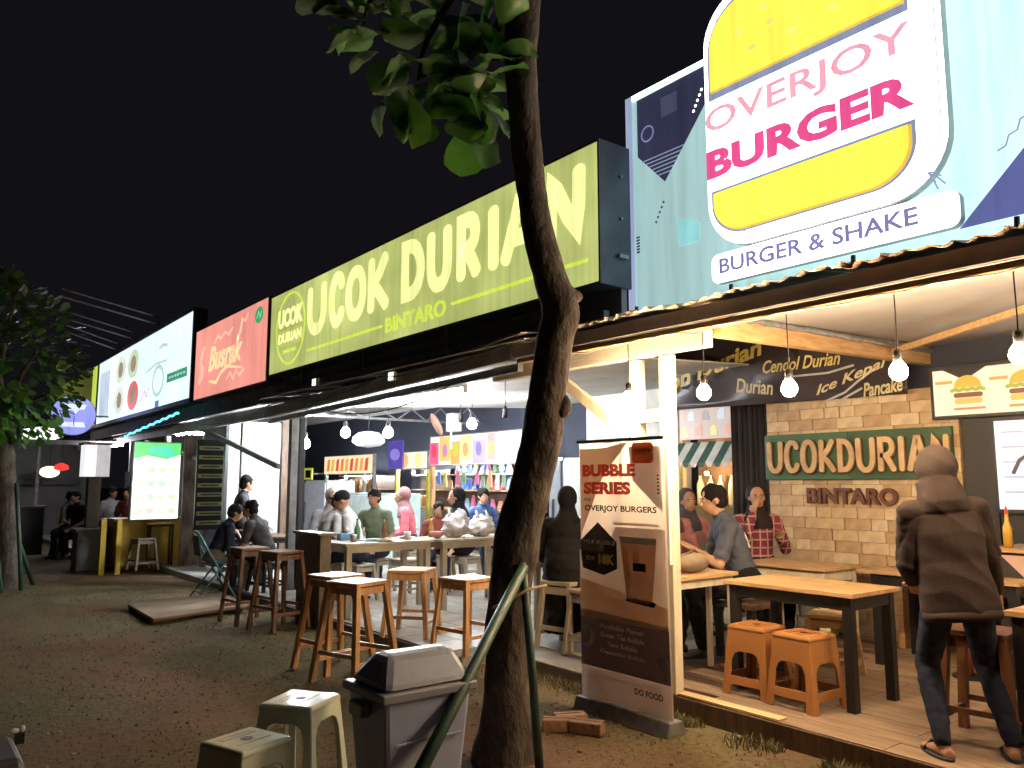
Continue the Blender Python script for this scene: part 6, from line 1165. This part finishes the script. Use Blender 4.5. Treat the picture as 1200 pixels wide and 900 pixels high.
# ---- the hooded person at the right: body, hoodie over it
FC = 46; S_ = .93; loc = V(4.52, 1.99, Z)
def loc2(P_, loc, face, s):           # world point to the person's own frame
    d = (Vector(P_) - loc) / s; a = R(face); return V(d.x * math.cos(a) - d.y * math.sin(a), d.x * math.sin(a) + d.y * math.cos(a), d.z)
hand = at_z(1172, 703, .85)
t, body, (pel, up, rt_, fw, hc, hr) = person('person in a brown hooded jacket and dark jeans standing with their back turned', loc, FC, brownc, jeans, None, 5, -5, [V(-.14, .3, .92), loc2(hand, loc, FC, S_) - V(.06, .1, -.02)], [V(-.15, -.06, 0), V(.22, -.04, 0)], (0, 4), 'none', None, 2, S_, .009, skinB, 1.02, .35, shoes=skinB)
hd = MB(); S = lambda h: pel + up * h
hd.loft([(S(-.17), rt_ * .2, fw * .16), (S(-.12), rt_ * .205, fw * .165), (S(0), rt_ * .195, fw * .155), (S(.14), rt_ * .18, fw * .14), (S(.3), rt_ * .19, fw * .145), (S(.4), rt_ * .185, fw * .13), (S(.47), rt_ * .13, fw * .105), (S(.53), rt_ * .1, fw * .1)], 28)
hd.loft([(S(.42) - fw * .02, rt_ * .165, fw * .12), (S(.48) - fw * .03, rt_ * .14, fw * .125), (S(.54) - fw * .02, rt_ * .118, fw * .12), (S(.6), rt_ * .112, fw * .12)], 24)                     # bunched cloth at the nape
hd.ell(hc + hr @ V(0, -.03, .02), (.112, .125, .13), 24, 16, hr); hd.ell(hc + hr @ V(0, -.05, -.07), (.1, .1, .1), 20, 12, hr); hd.ell(hc + hr @ V(.0, -.075, .04), (.085, .075, .085), 16, 10, hr)
for sx, hnd in ((-1, V(-.14, .3, .92)), (1, loc2(hand, loc, FC, S_) - V(.06, .1, -.02))):
    so = S(.40) + rt_ * sx * .155; el, wr = ik(so, hnd, .285, .25, V(sx * .5, -.6, -.7))
    hd.tube([so - rt_ * sx * .09, so, so.lerp(el, .5), el], [.066, .069, .063, .058], 18); hd.ell(el, .062, 16, 10); hd.tube([el, el.lerp(wr, .5), wr - (wr - el).normalized() * .01], [.062, .057, .046], 18); hd.ell(so, .067, 16, 10)
hme = remesh(hd, .008, 4); co = np.empty(len(hme.vertices) * 3); hme.vertices.foreach_get('co', co); co = co.reshape(-1, 3); no = np.empty(len(hme.vertices) * 3); hme.vertex_normals.foreach_get('vector', no); no = no.reshape(-1, 3)
for i in range(len(co)):
    q = Vector(co[i]); n1 = noise.noise(V(q.x * 3.4, q.y * 3.4, q.z * 8 + q.x * 5)); n2 = noise.noise(V(q.x * 14 + 3, q.y * 14, q.z * 26)); co[i] += no[i] * (.011 * (1 - abs(n1) * 2.2) * .6 + .0006 * n2)
hme.vertices.foreach_set('co', co.ravel()); hme.update(); hme.materials.append(brownc); ho = bpy.data.objects.new('hooded_jacket', hme); COL.objects.link(ho); ho.parent = t
MB().loft([(S(-.185), rt_ * .205, fw * .165), (S(-.16), rt_ * .212, fw * .172), (S(-.13), rt_ * .205, fw * .165)], 28).build('jacket_hem', brownc, None, smooth=True).parent = t
for sx, ft in ((-1, V(-.15, -.06, 0)), (1, V(.22, -.04, 0))):       # flat sandals
    toe = V(sx * .25, 1, 0).normalized(); c_ = ft + toe * .055; sd_ = V(toe.y, -toe.x, 0)
    MB().loft([(c_ - toe * .0 + V(0, 0, -.006), toe * .135, sd_ * .05), (c_ + V(0, 0, .014), toe * .135, sd_ * .052), (c_ + V(0, 0, .018), toe * .125, sd_ * .044)], 24).build('sandal_sole', shoeM, None, smooth=True).parent = t
    MB().tube([c_ + toe * .05 - sd_ * .048 + V(0, 0, .015), c_ + toe * .045 + V(0, 0, .062), c_ + toe * .05 + sd_ * .048 + V(0, 0, .015)], .012, 8).build('sandal_strap', shoeM, None, smooth=True).parent = t
# ---- seated man in the grey-blue shirt
l3 = V(5.62, 4.14, Z); t, body, fr = person('young man in a grey-blue printed t-shirt sitting by the narrow bar table', l3, -48, greyblue, blackc, .47, 20, 0, [V(-.1, .42, .82), V(.12, .42, .82)], [V(-.12, .36, 0), V(.1, .5, 0)], (-8, 10), 'short', None, .75, 1.06, .0095, skinB)
pel, up, rt_, fw, hc, hr = fr; c = pel + up * .33 - fw * .135 + rt_ * .03; pl = (c, -rt_, up, -fw)
MB().loft([(c + up * .1 + fw * .035, rt_ * .08, fw * .02), (c + fw * .02, rt_ * .085, fw * .022), (c - up * .1 + fw * .02, rt_ * .08, fw * .02)], 16).build('back_print', mat('print_white', (.6, .6, .62), .7), None).parent = t
o = MB().ribbon([(.03, .035), (-.025, .035), (-.025, -.03), (.03, -.03), (.03, 0), (.0, 0)], .018, pl, .012, .003).build('print_mark', m_black, None); o.parent = t
bp_ = thing('bench', (5.62, 4.14, Z), 'low dark bench under the young man in the grey-blue shirt', 'bench'); MB().box(5.42, 5.74, 3.94, 4.34, .50, .545).build('seat', m_darkwood, bp_, bev=.004)
for x, y in ((5.44, 3.96), (5.67, 3.96), (5.44, 4.27), (5.67, 4.27)): MB().box(x, x + .05, y, y + .05, Z, .499).build('leg', m_black, bp_)
def seat_for(x, y, h, label):
    stool('low_stool', label, 'stool', (x, y), R(15), h, .3, .34, m_beige, None, Z)
person('woman in a red plaid shirt and dark headscarf by the brick wall', V(6.8, 4.86, Z), 215, plaidc, blackc, .5, 2, 0, [V(-.12, .3, .9), V(.1, .2, 1.1)], None, (5, 0), 'hijab', cloth('dark_scarf', (.03, .022, .025)), 2, 1, .013, skinB); seat_for(6.8, 4.86, .47, 'beige stool under the woman in plaid')
person('person in a pink top half hidden behind the corner post', V(6.15, 5.45, Z), 200, cloth('dusty_pink', (.5, .24, .24)), navyc, .46, 6, 0, None, None, (0, 0), 'hijab', cloth('greyrose', (.16, .1, .11)), 2, 1, .015, skinB); seat_for(6.15, 5.45, .43, 'beige stool under the person in pink')
person('person in a rose top and slate headscarf behind the young man', V(6.55, 5.55, Z), 205, cloth('rose', (.4, .2, .2)), navyc, .46, 6, 0, None, None, (0, 4), 'hijab', cloth('slate_scarf', (.07, .07, .09)), 2, 1, .015, skinB); seat_for(6.55, 5.55, .43, 'beige stool under the person in the slate headscarf')
person('person in a long black robe and veil seated left of the roll-up banner', V(4.72, 5.35, Z), 55, blackc, blackc, .56, 10, 0, [V(-.18, .3, .7), V(.18, .3, .7)], [V(-.1, .38, .0), V(.1, .38, .0)], (0, 5), 'hijab', blackc, 2, .95, .014, None, 1.1, robe=True)
# ---- guests at the hall counters
GR = 'guests at the hall counters'
def guest(label, px, py, y, face, shirt, tr, hair='short', hm=None, sit=.46, lean=10, s=1.0, sleeve=.75, skin=None, hands=None, head=(0, 8)):
    p = at_y(px, py, y); person(label, V(p.x, y, Z), face, shirt, tr, sit, lean, 0, hands, None, head, hair, hm, sleeve, s, .016, skin, group=GR); seat_for(p.x, y, sit - .03, 'beige stool under the ' + label.split(' at ')[0].split(' leaning')[0].split(' facing')[0].split(' behind')[0].split(' by ')[0].split(' hunched')[0].split(' between')[0])
guest('man in a white shirt hunched at the left end of the counter', 376, 600, 9.15, 95, whitec, navyc, lean=22)
guest('person in a white headscarf behind the hunched man', 388, 596, 10.0, 200, whitec, navyc, 'hijab', whitec, skin=skinB)
guest('man in a white shirt and dark cap leaning over the counter', 421, 600, 8.95, -60, whitec, navyc, 'cap', blackc, lean=18, skin=skinB)
guest('person in an olive shirt between the capped man and the pink scarf', 443, 604, 9.5, 240, greenc, navyc, lean=8)
guest('woman in a pink robe and mauve headscarf at the counter', 481, 598, 10.2, 300, pinkc, navyc, 'hijab', mauve, sleeve=2, skin=skinB)
guest('child in a dark red shirt facing out over the counter', 514, 612, 9.1, 215, redc, navyc, s=.84, sit=.5, lean=4, skin=skinB)
guest('person in a black headscarf and white top by the carrier bags', 545, 600, 9.0, -60, whitec, blackc, 'hijab', blackc, sleeve=2)
guest('person in a blue shirt behind the slumped bag', 562, 604, 9.8, 190, cloth('mid_blue', (.08, .14, .32)), navyc, 'short', None, skin=skinB)
# ---- men by the steel post
GL = 'men by the steel post'
person('man in a dark grey polo shirt half standing in front of the white partition', V(4.12, 11.95, .09), 112, darkgrey, blackc, .62, 6, 0, [V(-.25, .35, .75), V(.2, .36, .78)], [V(-.14, .3, 0), V(.14, .34, 0)], (-15, 5), 'short', None, .75, 1.02, .014, skinB, group=GL)
stool('dark_stool', 'dark high stool under the man in the grey polo shirt', 'stool', (4.12, 11.95), R(15), .59, .3, .36, m_black, None, .09)
person('man in a dark jacket reading a phone on the teal folding chair', V(3.42, 10.85, .0), 98, navyc, khaki, .46, 24, 0, [V(-.06, .38, .72), V(.1, .38, .72)], [V(-.12, .42, 0), V(.12, .36, 0)], (0, 18), 'short', None, 2, .95, .014, skinB, group=GL)
ph = thing('phone', (3.84, 10.75, .7), 'small phone in the hands of the man on the folding chair', 'phone'); MB().box(3.83, 3.838, 10.71, 10.79, .70, .83).build('case', m_black, ph, bev=.003); MB().box(3.826, 3.829, 10.715, 10.785, .705, .825).build('screen', emi('phone_screen', (.5, .6, .7), .6), ph)
person('man in a charcoal shirt turned away beside the steel post', V(4.0, 10.45, .09), -40, cloth('charcoal', (.045, .048, .045)), blackc, .40, 26, 0, [V(-.1, .4, .75), V(.15, .4, .75)], None, (0, 5), 'short', None, .75, .97, .014, skinA, group=GL); stool('dark_stool', 'dark stool under the man in the charcoal shirt', 'stool', (4.0, 10.45), R(15), .37, .3, .36, m_black, None, .1)
# ---- far guests
for (px, py, y, f, m1, lb) in ((76, 606, 19.0, 120, cloth('grey', (.2, .2, .21)), 'seated figure in grey in the dark far stall'), (126, 606, 17.6, 150, cloth('pale_grey', (.36, .35, .34)), 'seated figure in a pale shirt by the grey pedestal'), (153, 602, 16.9, 230, redc, 'seated figure in a reddish top right of the pedestal'), (93, 604, 18.6, 240, blackc, 'seated figure in black left of the pedestal')):
    p = at_y(px, py, y); person(lb, V(p.x, y, .09 if p.x > 3.2 else 0), f, m1, blackc, .47, 8, 0, None, None, (0, 5), 'short', None, .75, 1.0, .022, None); stool('dark_stool', 'dark stool under the ' + lb, 'stool', (p.x, y), R(15), .44, .3, .36, m_black, None, .09 if p.x > 3.2 else 0)
